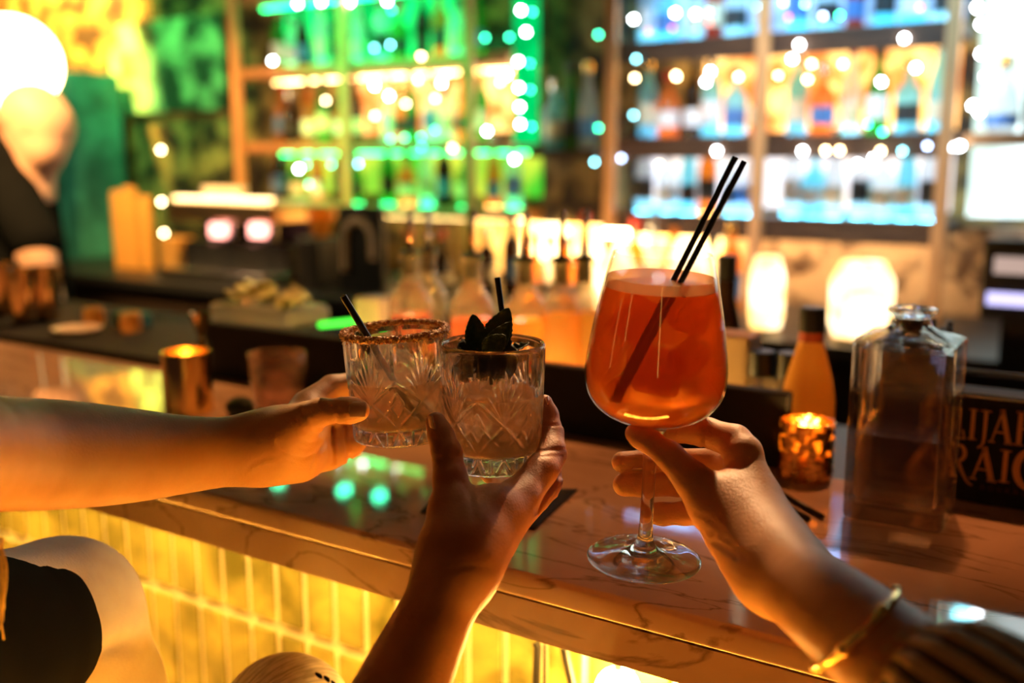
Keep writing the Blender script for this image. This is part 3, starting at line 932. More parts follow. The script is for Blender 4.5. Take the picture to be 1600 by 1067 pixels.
# letters: strokes in a unit box (width fraction, height fraction); (points, thickness start, end)
T, t_ = .22, .09
GLY = {
    'E': [([(.2, 0), (.2, 1)], T, T), ([(.05, .03), (.85, .03)], t_, t_), ([(.05, .97), (.85, .97)], t_, t_), ([(.2, .5), (.65, .5)], t_, t_), ([(.84, 0), (.84, .22)], t_, t_), ([(.84, 1), (.84, .80)], t_, t_), ([(.65, .38), (.65, .62)], t_, t_)],
    'L': [([(.25, 0), (.25, 1)], T, T), ([(.05, .97), (.48, .97)], t_, t_), ([(.05, .03), (.95, .03)], t_, t_), ([(.93, 0), (.80, .30)], t_, t_)],
    'I': [([(.5, 0), (.5, 1)], .34, .34), ([(.1, .03), (.9, .03)], t_, t_), ([(.1, .97), (.9, .97)], t_, t_)],
    'J': [([(.55, 1), (.55, .05), (.42, -.12), (.10, -.22)], .30, .10), ([(.15, .97), (.95, .97)], t_, t_)],
    'A': [([(.12, .02), (.50, 1.0)], .07, .10), ([(.48, 1.02), (.84, .02)], .20, .22), ([(.26, .34), (.70, .34)], .07, .07), ([(0, .03), (.26, .03)], .07, .07), ([(.66, .03), (1.02, .03)], .07, .07)],
    'H': [([(.2, 0), (.2, 1)], .2, .2), ([(.8, 0), (.8, 1)], .2, .2), ([(.2, .5), (.8, .5)], .08, .08), ([(.02, .03), (.38, .03)], .07, .07), ([(.02, .97), (.38, .97)], .07, .07), ([(.62, .03), (.98, .03)], .07, .07), ([(.62, .97), (.98, .97)], .07, .07)],
    'C': [([(.92, .80), (.72, .96), (.48, .97), (.26, .84), (.14, .62), (.14, .38), (.26, .16), (.48, .03), (.74, .04), (.95, .20)], .07, .07, .24), ([(.93, .98), (.93, .72)], .06, .06)],
    'G': [([(.92, .80), (.72, .96), (.48, .97), (.26, .84), (.14, .62), (.14, .38), (.26, .16), (.48, .03), (.74, .04), (.88, .12)], .07, .07, .24), ([(.86, .05), (.86, .44)], .18, .18), ([(.66, .44), (1.02, .44)], .07, .07), ([(.93, .98), (.93, .72)], .06, .06)],
    'R': [([(.2, 0), (.2, 1)], .2, .2), ([(.02, .03), (.38, .03)], .07, .07), ([(.02, .97), (.5, .97), (.66, .90), (.74, .74), (.66, .58), (.45, .50), (.2, .50)], .07, .07, .18), ([(.42, .50), (.72, .10), (.95, -.10), (1.18, -.16)], .18, .07)],
    'B': [([(.2, 0), (.2, 1)], T, T), ([(.1, .97), (.6, .95), (.75, .75), (.6, .53), (.2, .52)], .1, .1, .2), ([(.2, .5), (.7, .46), (.85, .25), (.65, .04), (.1, .03)], .1, .1, .2)],
    'O': [([(.5, .97), (.2, .82), (.12, .5), (.2, .18), (.5, .03), (.8, .18), (.88, .5), (.8, .82), (.5, .97)], .1, .1, .2)],
    'U': [([(.2, 1), (.2, .25), (.5, .03), (.8, .25), (.8, 1)], .2, .12)],
    'N': [([(.15, 0), (.15, 1)], .12, .12), ([(.15, 1), (.85, 0)], .2, .2), ([(.85, 0), (.85, 1)], .12, .12)],
}


def letters(specs, Y, mt, name, parent):
    """specs: (glyph, x left, x right, z bottom, z top); thin raised print on the face at depth Y"""
    mb = MB()
    for ch, xa, xb, za, zb2 in specs:
        w, h = xb - xa, zb2 - za
        for st in GLY[ch]:
            pts, ta, tb = st[0], st[1], st[2]
            tm = st[3] if len(st) > 3 else None
            if len(pts) > 2:      # round the corners
                for _ in range(2):
                    q = [pts[0]]
                    for i in range(len(pts) - 1):
                        a, b2 = pts[i], pts[i + 1]
                        q += [(a[0] * .75 + b2[0] * .25, a[1] * .75 + b2[1] * .25), (a[0] * .25 + b2[0] * .75, a[1] * .25 + b2[1] * .75)]
                    pts = q + [pts[-1]]
            pp = [Vector((xa + p[0] * w, za + p[1] * h)) for p in pts]
            n = len(pp)
            L_, R_ = [], []
            for i, p in enumerate(pp):
                d = (pp[min(i + 1, n - 1)] - pp[max(i - 1, 0)]).normalized()
                nn = Vector((-d.y, d.x))
                u = i / (n - 1)
                th = ta + (tb - ta) * u
                if tm:
                    th = ta + (tm - ta) * math.sin(math.pi * u) ** .8
                th *= min(w, h * .75) * .5
                L_.append(p + nn * th)
                R_.append(p - nn * th)
            v = [(p.x, Y, p.y) for p in L_ + R_] + [(p.x, Y - .0006, p.y) for p in L_ + R_]
            f = []
            m2 = 2 * n
            for i in range(n - 1):
                f.append((m2 + i, m2 + i + 1, m2 + n + i + 1, m2 + n + i))
                f.append((i, i + 1, m2 + i + 1, m2 + i))
                f.append((n + i, m2 + n + i, m2 + n + i + 1, n + i + 1))
            f += [(0, m2, m2 + n, n), (n - 1, n + n - 1, m2 + n + n - 1, m2 + n - 1)]
            mb.add(v, f)
    return kid(mb, name, mt, parent)


def Lx(px0, px1, ybot, ytop, ch):
    a, b2 = PY(px0, ybot, 1.066), PY(px1, ybot, 1.066)
    zb_ = PY((px0 + px1) / 2, ybot, 1.066)[2]
    zt_ = PY((px0 + px1) / 2, ytop, 1.066)[2]
    return (ch, a[0], b2[0], zb_, zt_)


letters([Lx(1443, 1482, 675, 616, 'E'), Lx(1482, 1509, 685, 636, 'L'), Lx(1509, 1527, 687, 638, 'I'), Lx(1526, 1547, 690, 640, 'J'),
         Lx(1544, 1582, 693, 641, 'A'), Lx(1583, 1624, 698, 643, 'H'),
         Lx(1425, 1476, 750, 690, 'C'), Lx(1481, 1514, 746, 693, 'R'), Lx(1514, 1556, 751, 699, 'A'), Lx(1557, 1579, 754, 702, 'I'),
         Lx(1578, 1628, 764, 702, 'G')], 1.0655, LET, 'lettering', cad)
letters([Lx(1530 + 13 * i, 1540 + 13 * i, 764 + 2 * i, 757 + 2 * i, ch) for i, ch in enumerate('BOURBON')], 1.0655, LET2, 'small_lettering', cad)

# gold tins at left (bar shakers)
for i, (xp, r) in enumerate(((-28, .030), (14, .034), (44, .034), (78, .034))):
    c = PY(xp, 526 + i * 3, 1.19 + .04 * (i % 2))
    t = MB().lathe([(r * .72, 0), (r * .76, .003), (r, .112), (r * 1.02, .114), (r * .96, .114), (r * .70, .006), (.0005, .005)], 32).build('shaker_tin', BRASS_TIN, auto=40)
    t.location = (c[0], c[1], 1.0625)
    tag(t, ('tin half cut off by the left picture edge', 'brass tin second from the left edge', 'brass tin third from the left edge', 'rightmost brass tin, beside the plate')[i] + ' on the service ledge', 'tin')
c = PY(122, 538, 1.17)
o = MB().lathe([(.0005, 0), (.026, 0), (.030, .002), (.047, .009), (.046, .011), (.028, .004), (.0005, .004)], 36).build('saucer', pbr('saucer_white', (.85, .72, .6), rough=.3), auto=40)
o.location = (c[0], 1.17, 1.0625)
tag(o, 'pale saucer on the service ledge beside the brass tins', 'saucer')
c = PY(190, 540, 1.25)
o = MB().box(-.038, .038, -.02, .02, 0, .030, bev=.004).build('napkin_box', TEAL, auto=30)
o.location = (c[0], 1.28, 1.0625)
tag(o, 'small teal box between two amber candle cups', 'box')
for i, xp in enumerate((160, 217)):
    c = PY(xp, 540, 1.25)
    o = MB().lathe([(.0005, 0), (.017, 0), (.022, .015), (.019, .038), (.017, .038), (.019, .016), (.0005, .004)], 24).build('candle_cup', thin_glass('amber_cup_%d' % i, (.9, .6, .25), .6, (1, .7, .35)), auto=40)
    o.location = (c[0], 1.235, 1.0625)
    tag(o, ('left', 'right')[i] + ' small amber cup beside the teal box', 'cup')
# jigger
c = PY(317, 540, 1.2)
o = MB().lathe([(.0155, 0), (.016, .002), (.006, .034), (.006, .036), (.019, .078), (.018, .078), (.005, .038), (.0005, .037)], 28).build('jigger', BRASS_TIN, auto=50)
o.location = (PY(317, 560, 1.16)[0], 1.16, 1.0005)
o.location.z = 1.0005 + .0
tag(o, 'brass double jigger standing behind the black rail', 'jigger')
jb = MB().box(o.location.x - .05, o.location.x + .05, 1.12, 1.2, 1.0005, 1.0545, bev=.003).build('stand_block', BLACKM, auto=30)
tag(jb, 'black block behind the rail that carries the jigger', 'block')
o.location.z = 1.055
# garnish tray with wrapped fruit
c = PY(425, 520, 1.30)
gt = empty('garnish_tray', (c[0], 1.30, 1.0005), 'clear lidded garnish tray heaped with pale citrus behind the shot glass', 'tray')
MB().box(-.13, .13, -.06, .06, 0, .10, bev=.008).build('tray_body', BLACK, gt, auto=30)
MB().box(-.11, .10, -.055, .055, .1005, .135, bev=.012).build('lid', thin_glass('lid_clear', (.8, .8, .75), .5, (.85, .8, .6), milky=.5, wet=.9), gt, auto=30)
rr = random.Random(3)
LEM = pbr('citrus_pale', (.75, .62, .22), (.55, .6, .25), rough=.35, scale=30)
for i in range(14):
    a = rr.uniform(0, 3.14)
    mb = MB().lathe([(.0005, 0), (.019, 0), (.021, .003), (.019, .006), (.0005, .006)], 20)
    o = mb.build('citrus_slice', LEM, auto=40)
    o.location = (gt.location.x + rr.uniform(-.085, .09), 1.30 + rr.uniform(-.035, .02), 1.139 + rr.uniform(0, .022))
    o.rotation_euler = (rr.uniform(-.7, .7), rr.uniform(-.5, .5), a)
    tag(o, 'pale citrus slice heaped on the clear garnish tray', 'citrus slice', 'citrus slices on the garnish tray')
gl = MB().box(0, .085, -.004, .004, 0, .010, bev=.002).build('light_stick', glow('stick_green', (.08, 1, .05), 1.6), auto=30)
gl.location = PY(500, 512, 1.28)
gl.rotation_euler = (0, -.16, 0)
tag(gl, 'thin bright green light stick behind the salted glass', 'light stick')
bx = MB().box(-.03, .03, -.03, .03, 0, .155, bev=.004).build('white_box', pbr('white_card', (.85, .72, .55), rough=.6), auto=30)
bx.location = (PY(590, 500, 1.36)[0], 1.36, 1.0005)
tag(bx, 'small white box left of the spouted bottles', 'box')

# ------------------------------------------------------------------ on the counter
def gold_cup(px_, py_, wpx, hpx, label, mt):
    c = PZ(px_, py_, ZT)
    d = float((c - CAM) @ FWD)
    r = wpx / 2 * d / FPX
    h = hpx * d / FPX
    c = c + np.array([FWD[0], FWD[1], 0]) * r
    t = empty('candle_holder', (c[0], c[1], ZT + .0003), label, 'candle holder')
    MB().lathe([(.0005, 0), (r * .96, 0), (r, .002), (r, h), (r * .96, h), (r * .955, .006), (.0005, .005)], 48).build('cup', mt, t, auto=40)
    MB().lathe([(.0005, .006), (r * .86, .006), (r * .86, h * .5), (.0005, h * .5)], 32).build('wax', pbr('wax_%d' % px_, (.9, .75, .5), rough=.5, sss=.2), t, auto=40)
    MB().ball((0, 0, h * .5 + .012), .005, 10, (1, 1, 2.2)).build('flame', glow('flame_%d' % px_, (1, .55, .15), 90), t, smooth=True)
    return t


gold_cup(1270, 757, 84, 92, 'hammered gold candle holder glowing beside the decanter', HAMMER)
gold_cup(284, 652, 76, 98, 'shiny gold candle holder near the left end of the counter', GOLD)

# tumbler in the middle distance
GLASS_T = real_glass('tumbler_glass', (.98, .96, .93), 1.45, .5)
c = PZ(428, 652, ZT)
d = float((c - CAM) @ FWD)
r = 46 * d / FPX
h = 96 * d / FPX
c = c + np.array([FWD[0], FWD[1], 0]) * r * .8
sg2 = empty('shot_glass', (c[0], c[1], ZT + .0003), 'short faceted clear glass on the counter behind the left hand', 'glass')
v = []
N = 64
prof = [(.0005, 0, 0), (r * .78, 0, 0), (r * .80, .002, .6), (r * .92, h * .55, 1), (r * .97, h * .72, .2), (r, h, 0), (r * .95, h, 0), (r * .86, h * .45, 0), (r * .74, h * .16, 0), (.0005, h * .15, 0)]
for rr_, zz, fc in prof:
    for i in range(N):
        a = 2 * math.pi * i / N
        q = (a % (2 * math.pi / 8)) - math.pi / 8
        k = 1 - fc * (1 - math.cos(math.pi / 8) / max(.92, math.cos(q))) * .9
        v.append((rr_ * k * math.cos(a), rr_ * k * math.sin(a), zz))
f = [(j * N + i, j * N + (i + 1) % N, (j + 1) * N + (i + 1) % N, (j + 1) * N + i) for j in range(len(prof) - 1) for i in range(N)]
link('glass_body', v, f, GLASS_T, sg2)
MB().lathe([(.0005, h * .16), (r * .75, h * .16), (r * .84, h * .42), (.0005, h * .42)], 40).build('liquid', thin_glass('liquid_clear', (.95, .75, .7), .2, (1, .8, .7)), sg2, auto=40)
lim = MB().ball((0, 0, .016), .018, 12, (1.15, 1, .85)).build('lime_wedge', pbr('lime_dark', (.015, .03, .012), rough=.5), smooth=True)
lim.location = (*PZ(376, 655, ZT)[:2], ZT)
tag(lim, 'dark fruit piece lying on the counter in front of the short glass', 'fruit')

# black napkins and loose straws
def napkin(pts, label):
    q = [PZ(x_, y_, ZT) for x_, y_ in pts]
    v = []
    f = []
    n = 10
    for j in range(n + 1):
        for i in range(n + 1):
            u, w = i / n, j / n
            p = (q[0] * (1 - u) + q[1] * u) * (1 - w) + (q[3] * (1 - u) + q[2] * u) * w
            v.append((p[0], p[1], ZT + .0012 + .0006 * math.sin(u * 7) * math.cos(w * 5)))
    for j in range(n):
        for i in range(n):
            f.append((j * (n + 1) + i, j * (n + 1) + i + 1, (j + 1) * (n + 1) + i + 1, (j + 1) * (n + 1) + i))
    o = link('cocktail_napkin', v, f, pbr('napkin_black', (.012, .012, .012), rough=.9, bump=.4, bscale=300))
    md = o.modifiers.new('thickness', 'SOLIDIFY')
    md.thickness = .0012
    md.offset = -1
    return tag(o, label, 'napkin')


napkin([(657, 803), (693, 765), (903, 767), (836, 829)], 'black paper napkin on the counter behind the middle hand')
napkin([(1034, 770), (1040, 765), (1092, 764), (1100, 774)], 'black napkin corner seen between the fingers of the right hand')
for i, (a, b2) in enumerate((((1180, 752), (1285, 812)), ((1178, 768), (1263, 815)))):
    pa_, pb_ = PZ(*a, ZT), PZ(*b2, ZT)
    o = MB().tube([(pa_[0], pa_[1], ZT + .0029), (pb_[0], pb_[1], ZT + .0029)], .0026, 12).build('loose_straw', STRAW, smooth=True)
    tag(o, ('upper', 'lower')[i] + ' of two black straws lying on the counter by the candle holder', 'straw')

# square decanter
X0, X1 = -.2235, -.1315
Y0_, Y1_ = .951, 1.030
DG = real_glass('decanter_glass', (.99, .97, .95), 1.5, .40)
dc = empty('square_decanter', ((X0 + X1) / 2, (Y0_ + Y1_) / 2, ZT + .0003), 'square clear glass decanter half full of clear spirit on the counter', 'decanter')


def sq_ring(hx, hy, rc, z, n=8):
    o = []
    rc = min(rc, hx, hy)
    for qx, qy, a0 in ((1, 1, 0), (-1, 1, 90), (-1, -1, 180), (1, -1, 270)):
        for i in range(n):
            a = math.radians(a0 + 90 * i / (n - 1))
            o.append((qx * (hx - rc) + rc * math.cos(a), qy * (hy - rc) + rc * math.sin(a), z))
    return o


def rings(rs):
    n = len(rs[0])
    v = [p for r_ in rs for p in r_]
    f = [(j * n + i, j * n + (i + 1) % n, (j + 1) * n + (i + 1) % n, (j + 1) * n + i) for j in range(len(rs) - 1) for i in range(n)]
    f.append(tuple(range(n))[::-1])
    f.append(tuple((len(rs) - 1) * n + i for i in range(n)))
    return v, f


hx, hy = (X1 - X0) / 2, (Y1_ - Y0_) / 2
zs = PY(1495, 543, Y0_)[2] - ZT           # shoulder height
zn = PY(1411, 479, (Y0_ + Y1_) / 2)[2] - ZT      # lip height
rs = [sq_ring(hx - .004, hy - .004, .006, 0), sq_ring(hx - .001, hy - .001, .008, .0015), sq_ring(hx, hy, .009, .005), sq_ring(hx, hy, .009, zs - .006),
      sq_ring(hx - .001, hy - .001, .010, zs - .002), sq_ring(hx - .006, hy - .006, .012, zs + .001), sq_ring(.026, .026, .026, zs + .006), sq_ring(.019, .019, .019, zs + .010), sq_ring(.0165, .0165, .0165, zs + .016),
      sq_ring(.0165, .0165, .0165, zn - .010), sq_ring(.019, .019, .019, zn - .007), sq_ring(.0225, .0225, .0225, zn - .004), sq_ring(.0225, .0225, .0225, zn - .001), sq_ring(.020, .020, .020, zn),
      sq_ring(.012, .012, .012, zn), sq_ring(.011, .011, .011, zn - .01), sq_ring(.011, .011, .011, zs + .010), sq_ring(.016, .016, .016, zs + .003), sq_ring(hx - .016, hy - .016, .012, zs - .004), sq_ring(hx - .008, hy - .008, .008, zs - .011),
      sq_ring(hx - .008, hy - .008, .008, .022), sq_ring(hx - .012, hy - .012, .008, .0165)]
v, f = rings(rs)
o = MB().add(v, f).build('decanter_body', DG, dc, auto=35)
zl = PY(1400, 686, Y0_ + .008)[2] - ZT
v, f = rings([sq_ring(hx - .0124, hy - .0124, .008, .0169), sq_ring(hx - .0084, hy - .0084, .008, .0222), sq_ring(hx - .0084, hy - .0084, .008, zl), sq_ring(hx - .0090, hy - .0090, .008, zl + .0005)])
MB().add(v, f).build('liquid', real_glass('spirit_clear', (.98, .95, .93), 1.33, .5), dc, auto=35)
MB().lathe([(.0005, zs - .002), (.0085, zs), (.0105, zn - .012), (.0105, zn - .009), (.0005, zn - .009)], 24).build('stopper', pbr('cork_dark', (.05, .03, .02), rough=.6), dc, auto=40)

# ------------------------------------------------------------------ cut crystal tumblers
CRYSTAL = real_glass('crystal', (1, .985, .96), 1.50, .17)


def cut_glass(name, label, top, base, r_top, r_base, liquid_frac, lmat, rot=0.0, seed=1):
    top, base = np.array(top), np.array(base)
    H = float(np.linalg.norm(top - base))
    t = empty(name, base, label, 'glass', axis=top - base, rz=rot)
    R0 = r_top
    K = 6
    wsec = 2 * math.pi * R0 / K
    segs = []      # (u0, z0, u1, z1, half width, depth) in metres, u along the wall
    c0 = .42 * H
    for du, z1, hw in ((0, .88, .0017), (.0048, .80, .0015), (-.0048, .80, .0015), (.0095, .72, .0015), (-.0095, .72, .0015), (.0140, .66, .0014), (-.0140, .66, .0014)):
        segs.append((0, c0, du, z1 * H, hw, .0013))
    for s_ in (-1, 1):
        segs.append((0, c0 - .001, s_ * wsec / 2, .60 * H, .0019, .0016))
        segs.append((0, c0 - .001, s_ * wsec / 2, .17 * H, .0019, .0016))
        segs.append((s_ * .0052, c0 - .016, s_ * wsec / 2, .43 * H, .0011, .0010))
        segs.append((s_ * wsec * .5, .50 * H, s_ * (wsec * .5 - .0065), .38 * H, .0014, .0013))
        segs.append((s_ * wsec * .5, .27 * H, s_ * (wsec * .5 - .0065), .38 * H, .0014, .0013))
        segs.append((s_ * wsec * .5, .16 * H, s_ * (wsec * .5 - .006), .02 * H, .0016, .0015))
        segs.append((0, .13 * H, s_ * .008, .0 * H, .0016, .0015))
        segs.append((s_ * wsec * .25, .15 * H, s_ * wsec * .25, .01 * H, .0012, .0012))
        segs.append((s_ * wsec * .5, .95 * H, s_ * wsec * .5, .70 * H, .0022, .0010))
    NT_, NZ = 480, 150
    th = np.arange(NT_) * 2 * math.pi / NT_
    zz = np.linspace(0, H - .004, NZ)
    U, Z = np.meshgrid(((th * R0 + wsec / 2) % wsec) - wsec / 2, zz, indexing='xy')
    dep = np.zeros_like(U)
    for u0, z0, u1, z1, hw, dp_ in segs:
        du, dz = u1 - u0, z1 - z0
        hw, dp_ = hw * 1.25, dp_ * 1.25
        q = np.clip(((U - u0) * du + (Z - z0) * dz) / (du * du + dz * dz), 0, 1)
        dist = np.hypot(U - u0 - q * du, Z - z0 - q * dz)
        taper = np.minimum(1, (1 - q) * 3.2 + .12)
        dep = np.maximum(dep, dp_ * taper * np.clip(1 - dist / (hw * (.45 + .55 * taper)), 0, 1))
    rad = (r_base + (r_top - r_base) * (Z / H)) - dep
    rad -= np.clip(1 - Z / .003, 0, 1) ** 2 * .0025
    v = np.stack([rad * np.cos(th)[None, :], rad * np.sin(th)[None, :], Z], -1).reshape(-1, 3)
    v = [tuple(p) for p in v]
    # rim, inner wall and heavy base
    wall = .0030
    zb = .135 * H
    extra = [(r_top - .0004, H - .0015), (r_top - wall / 2, H), (r_top - wall + .0004, H - .0015)]
    ri = lambda z: r_base + (r_top - r_base) * (z / H) - wall - .0004
    extra += [(ri(z), z) for z in np.linspace(H - .004, zb + .005, 14)]
    extra += [(ri(zb) - .0012, zb + .0018), (ri(zb) - .005, zb), (.012, zb - .0005), (.0005, zb - .0006)]
    for r, z in extra:
        v += [(r * math.cos(a), r * math.sin(a), z) for a in th]
    M_ = NZ + len(extra)
    f = [(j * NT_ + i, j * NT_ + (i + 1) % NT_, (j + 1) * NT_ + (i + 1) % NT_, (j + 1) * NT_ + i) for j in range(M_ - 1) for i in range(NT_)]
    # underside with star cuts
    nb = len(v)
    rb = float(rad[0, 0])
    under = [(r_base * k, .0022 * (1 - k)) for k in (.88, .7, .5, .3, .12, .012)]
    for r, z in under:
        v += [(r * math.cos(a), r * math.sin(a), z + .0012 * (1 - abs(math.cos(8 * a))) * min(1, r / .02)) for a in th]
    prev = 0
    for j in range(len(under)):
        cur = nb + j * NT_
        f += [(cur + i, cur + (i + 1) % NT_, prev + (i + 1) % NT_, prev + i) for i in range(NT_)]
        prev = cur
    f.append(tuple(prev + i for i in range(NT_))[::-1])
    f.append(tuple((M_ - 1) * NT_ + i for i in range(NT_)))
    link('crystal_body', v, f, CRYSTAL, t)
    zl = liquid_frac * H
    n = 64
    mb = MB().lathe([(.0005, zb - .0002), (ri(zb) - .005, zb + .0002), (ri(zb) - .0010, zb + .002)] + [(ri(z) + .0002, z) for z in np.linspace(zb + .005, zl, 8)] + [(ri(zl) - .0012, zl + .0002 - .0006), (.0005, zl - .0006)], n)
    mb.build('drink', lmat, t, auto=50)
    return t, H, ri, zb, zl


LQ_MINT = murky('drink_cloudy_peach', (.92, .72, .56), .30, .48, .16, 1.33, (.95, .72, .52))
LQ_SALT = murky('drink_cloudy_pink', (.94, .78, .62), .34, .44, .16, 1.33, (.95, .72, .52))
tB, HB, riB, zbB, zlB = cut_glass('crystal_tumbler', 'cut crystal tumbler of peach drink held up by the middle hand', P(770, 534, .760), P(770, 724, .778), .0405, .0378, .60, LQ_MINT, rot=.28)
tA, HA, riA, zbA, zlA = cut_glass('crystal_tumbler', 'cut crystal tumbler with a chili salt rim held by the left hand', P(617, 515, .800), P(629, 680, .816), .0427, .0395, .56, LQ_SALT, rot=.62)
tA.rotation_mode = 'QUATERNION'

# chili salt on the rim of the left glass: one crusted ring plus loose grains
SALT = pbr('chili_salt', (.50, .13, .02), (1, .60, .20), rough=.45, scale=420, lo=.42, hi=.58, bump=1.5, bscale=600)
NA_, NB_ = 260, 14
rs_ = random.Random(5)
v = []
for i in range(NA_):
    a = 2 * math.pi * i / NA_
    for j in range(NB_):
        b_ = 2 * math.pi * j / NB_
        rr_ = .0026 * (1 + rs_.uniform(-.28, .45))
        cx = tA_r = .0427 - .0014 + rr_ * math.cos(b_)
        v.append((cx * math.cos(a), cx * math.sin(a), HA - .0004 + rr_ * .85 * math.sin(b_) - (.0012 if math.cos(b_) > 0 else 0) * rs_.random()))
f = [(i * NB_ + j, ((i + 1) % NA_) * NB_ + j, ((i + 1) % NA_) * NB_ + (j + 1) % NB_, i * NB_ + (j + 1) % NB_) for i in range(NA_) for j in range(NB_)]
link('salt_rim', v, f, SALT, tA, smooth=False)
mb = MB()
for i in range(900):
    a = rs_.uniform(0, 6.283)
    z = HA - abs(rs_.gauss(0, .0035)) + .0018
    r = .0430 + rs_.uniform(0, .0006)
    s_ = rs_.uniform(.0003, .0008)
    c_ = Vector((r * math.cos(a), r * math.sin(a), z))
    dv = [Vector((rs_.uniform(-1, 1), rs_.uniform(-1, 1), rs_.uniform(-1, 1))).normalized() * s_ for _ in range(2)]
    n_ = dv[0].cross(dv[1]).normalized() * s_
    mb.add([c_ + dv[0], c_ - dv[0], c_ + dv[1], c_ - dv[1], c_ + n_, c_ - n_], [(0, 2, 4), (2, 1, 4), (1, 3, 4), (3, 0, 4), (2, 0, 5), (1, 2, 5), (3, 1, 5), (0, 3, 5)])
g_ = mb.build('salt_grain', SALT, tA)
g_['kind'] = 'stuff'

# ice in the glasses
ICE = real_glass('ice', (1, .97, .93), 1.31, .35, .12)
ICEF = thin_glass('ice_frosted', (.98, .93, .86), .13, (1, .92, .82), milky=.5, refl=.3, wet=.6)


def ice(parent_m, loc, rot, s, label, mt, group=None):
    bm = bmesh.new()
    bmesh.ops.create_cube(bm, size=s)
    bmesh.ops.bevel(bm, geom=bm.edges[:], offset=s * .14, segments=3, profile=.5, affect='EDGES')
    bmesh.ops.subdivide_edges(bm, edges=bm.edges[:], cuts=1, use_grid_fill=True)
    rg_ = random.Random(int(s * 1e5) + len(label))
    for q in bm.verts:
        q.co *= 1 + rg_.uniform(-.02, .02)
    me = bpy.data.meshes.new('ice_cube')
    bm.to_mesh(me)
    bm.free()
    me.polygons.foreach_set('use_smooth', [True] * len(me.polygons))
    me.materials.append(mt)
    o = bpy.data.objects.new('ice_cube', me)
    COL.objects.link(o)
    from mathutils import Euler
    o.matrix_world = parent_m @ Matrix.Translation(loc) @ Euler(rot).to_matrix().to_4x4()
    return tag(o, label, 'ice', group)


MA, MB_ = tA.matrix_world.copy(), tB.matrix_world.copy()
ice(MA, (-.004, -.006, zlA + .002), (.3, .2, .5), .036, 'large frosted ice block in the salt rimmed tumbler', ICEF)
ice(MA, (.012, .010, zbA + .021), (.9, .4, .2), .020, 'small ice cube sunk in the salt rimmed tumbler', ICE)
ice(MB_, (.014, .010, zlB - .002), (.2, .5, .9), .024, 'ice cube floating in the mint tumbler', ICEF)
ice(MB_, (-.010, .002, zbB + .024), (.6, .3, .2), .020, 'ice cube sunk in the mint tumbler', ICE)


def straw(a, b2, r, label, rnd_tip=True):
    a, b2 = Vector(a), Vector(b2)
    d = (b2 - a)
    q = d.to_track_quat('Z', 'Y').to_matrix().to_4x4()
    L = d.length
    o = MB().lathe([(r, 0), (r, L), (r * .7, L), (r * .7, 0)], 20, closed=True).build('straw', STRAW, auto=40)
    o.matrix_world = Matrix.Translation(a) @ q
    return tag(o, label, 'straw')


straw(P(652, 655, .812), P(536, 462, .775), .0027, 'black straw leaning out of the salt rimmed tumbler')
straw(P(800, 600, .785), P(777, 434, .792), .0023, 'short black straw standing behind the mint leaves')

# mint sprig
MINT = pbr('mint_leaf', (.012, .030, .008), (.03, .06, .015), rough=.5, scale=60, bump=.6, bscale=240)
GARN = pbr('dark_garnish', (.010, .012, .006), (.03, .03, .012), rough=.6, scale=40, bump=.5)
mt_ = empty('mint_sprig', P(775, 560, .765), 'dark mint sprig standing out of the middle tumbler', 'mint')


def leaf(base, tip, w, parent, bend=.12, face=None):
    base, tip = Vector(base), Vector(tip)
    ax = tip - base
    L = ax.length
    ax.normalize()
    toc = (Vector(CAM) - base).normalized() if face is None else Vector(face).normalized()
    side = ax.cross(toc).normalized()
    nrm = side.cross(ax).normalized()
    n, mcols = 26, 9
    v = []
    for i in range(n + 1):
        u = i / n
        ww = w * (math.sin(math.pi * min(1, u ** .75)) ** .7) * (1 - .25 * u) + .0004
        ww *= 1 + .05 * (1 if i % 3 == 0 else -.4) * (0 if i in (0, n) else 1)
        for j in range(mcols):
            s_ = (j / (mcols - 1) - .5) * 2
            p = base + ax * (u * L) + side * (s_ * ww) + nrm * (abs(s_) * ww * .35 - bend * L * math.sin(math.pi * u) + .0008 * math.sin(u * 40 + abs(s_) * 6) * abs(s_))
            v.append(p)
    f = [(i * mcols + j, i * mcols + j + 1, (i + 1) * mcols + j + 1, (i + 1) * mcols + j) for i in range(n) for j in range(mcols - 1)]
    mb_ = MB().add(v, f)
    o = kid(mb_, 'leaf', MINT, parent, auto=60)
    md = o.modifiers.new('thickness', 'SOLIDIFY')
    md.thickness = .0006
    return o


leaf(P(766, 545, .770), P(795, 481, .775), 0.0121, mt_)
leaf(P(748, 548, .765), P(739, 491, .770), 0.0098, mt_)
leaf(P(756, 552, .760), P(790, 524, .748), 0.0086, mt_, bend=.2)
leaf(P(760, 545, .775), P(762, 508, .782), 0.0080, mt_)
leaf(P(770, 548, .770), P(826, 536, .775), 0.0092, mt_, face=(0, -.3, 1))
leaf(P(755, 556, .765), P(716, 538, .768), 0.0086, mt_, face=(0, -.3, 1))
leaf(P(765, 548, .77), P(798, 503, .765), 0.0086, mt_, bend=-.1)
kid(MB().tube([P(768, 600, .775), P(765, 570, .772), P(766, 545, .770)], [.0016, .0014, .0012], 8), 'stem', MINT, mt_, smooth=True)
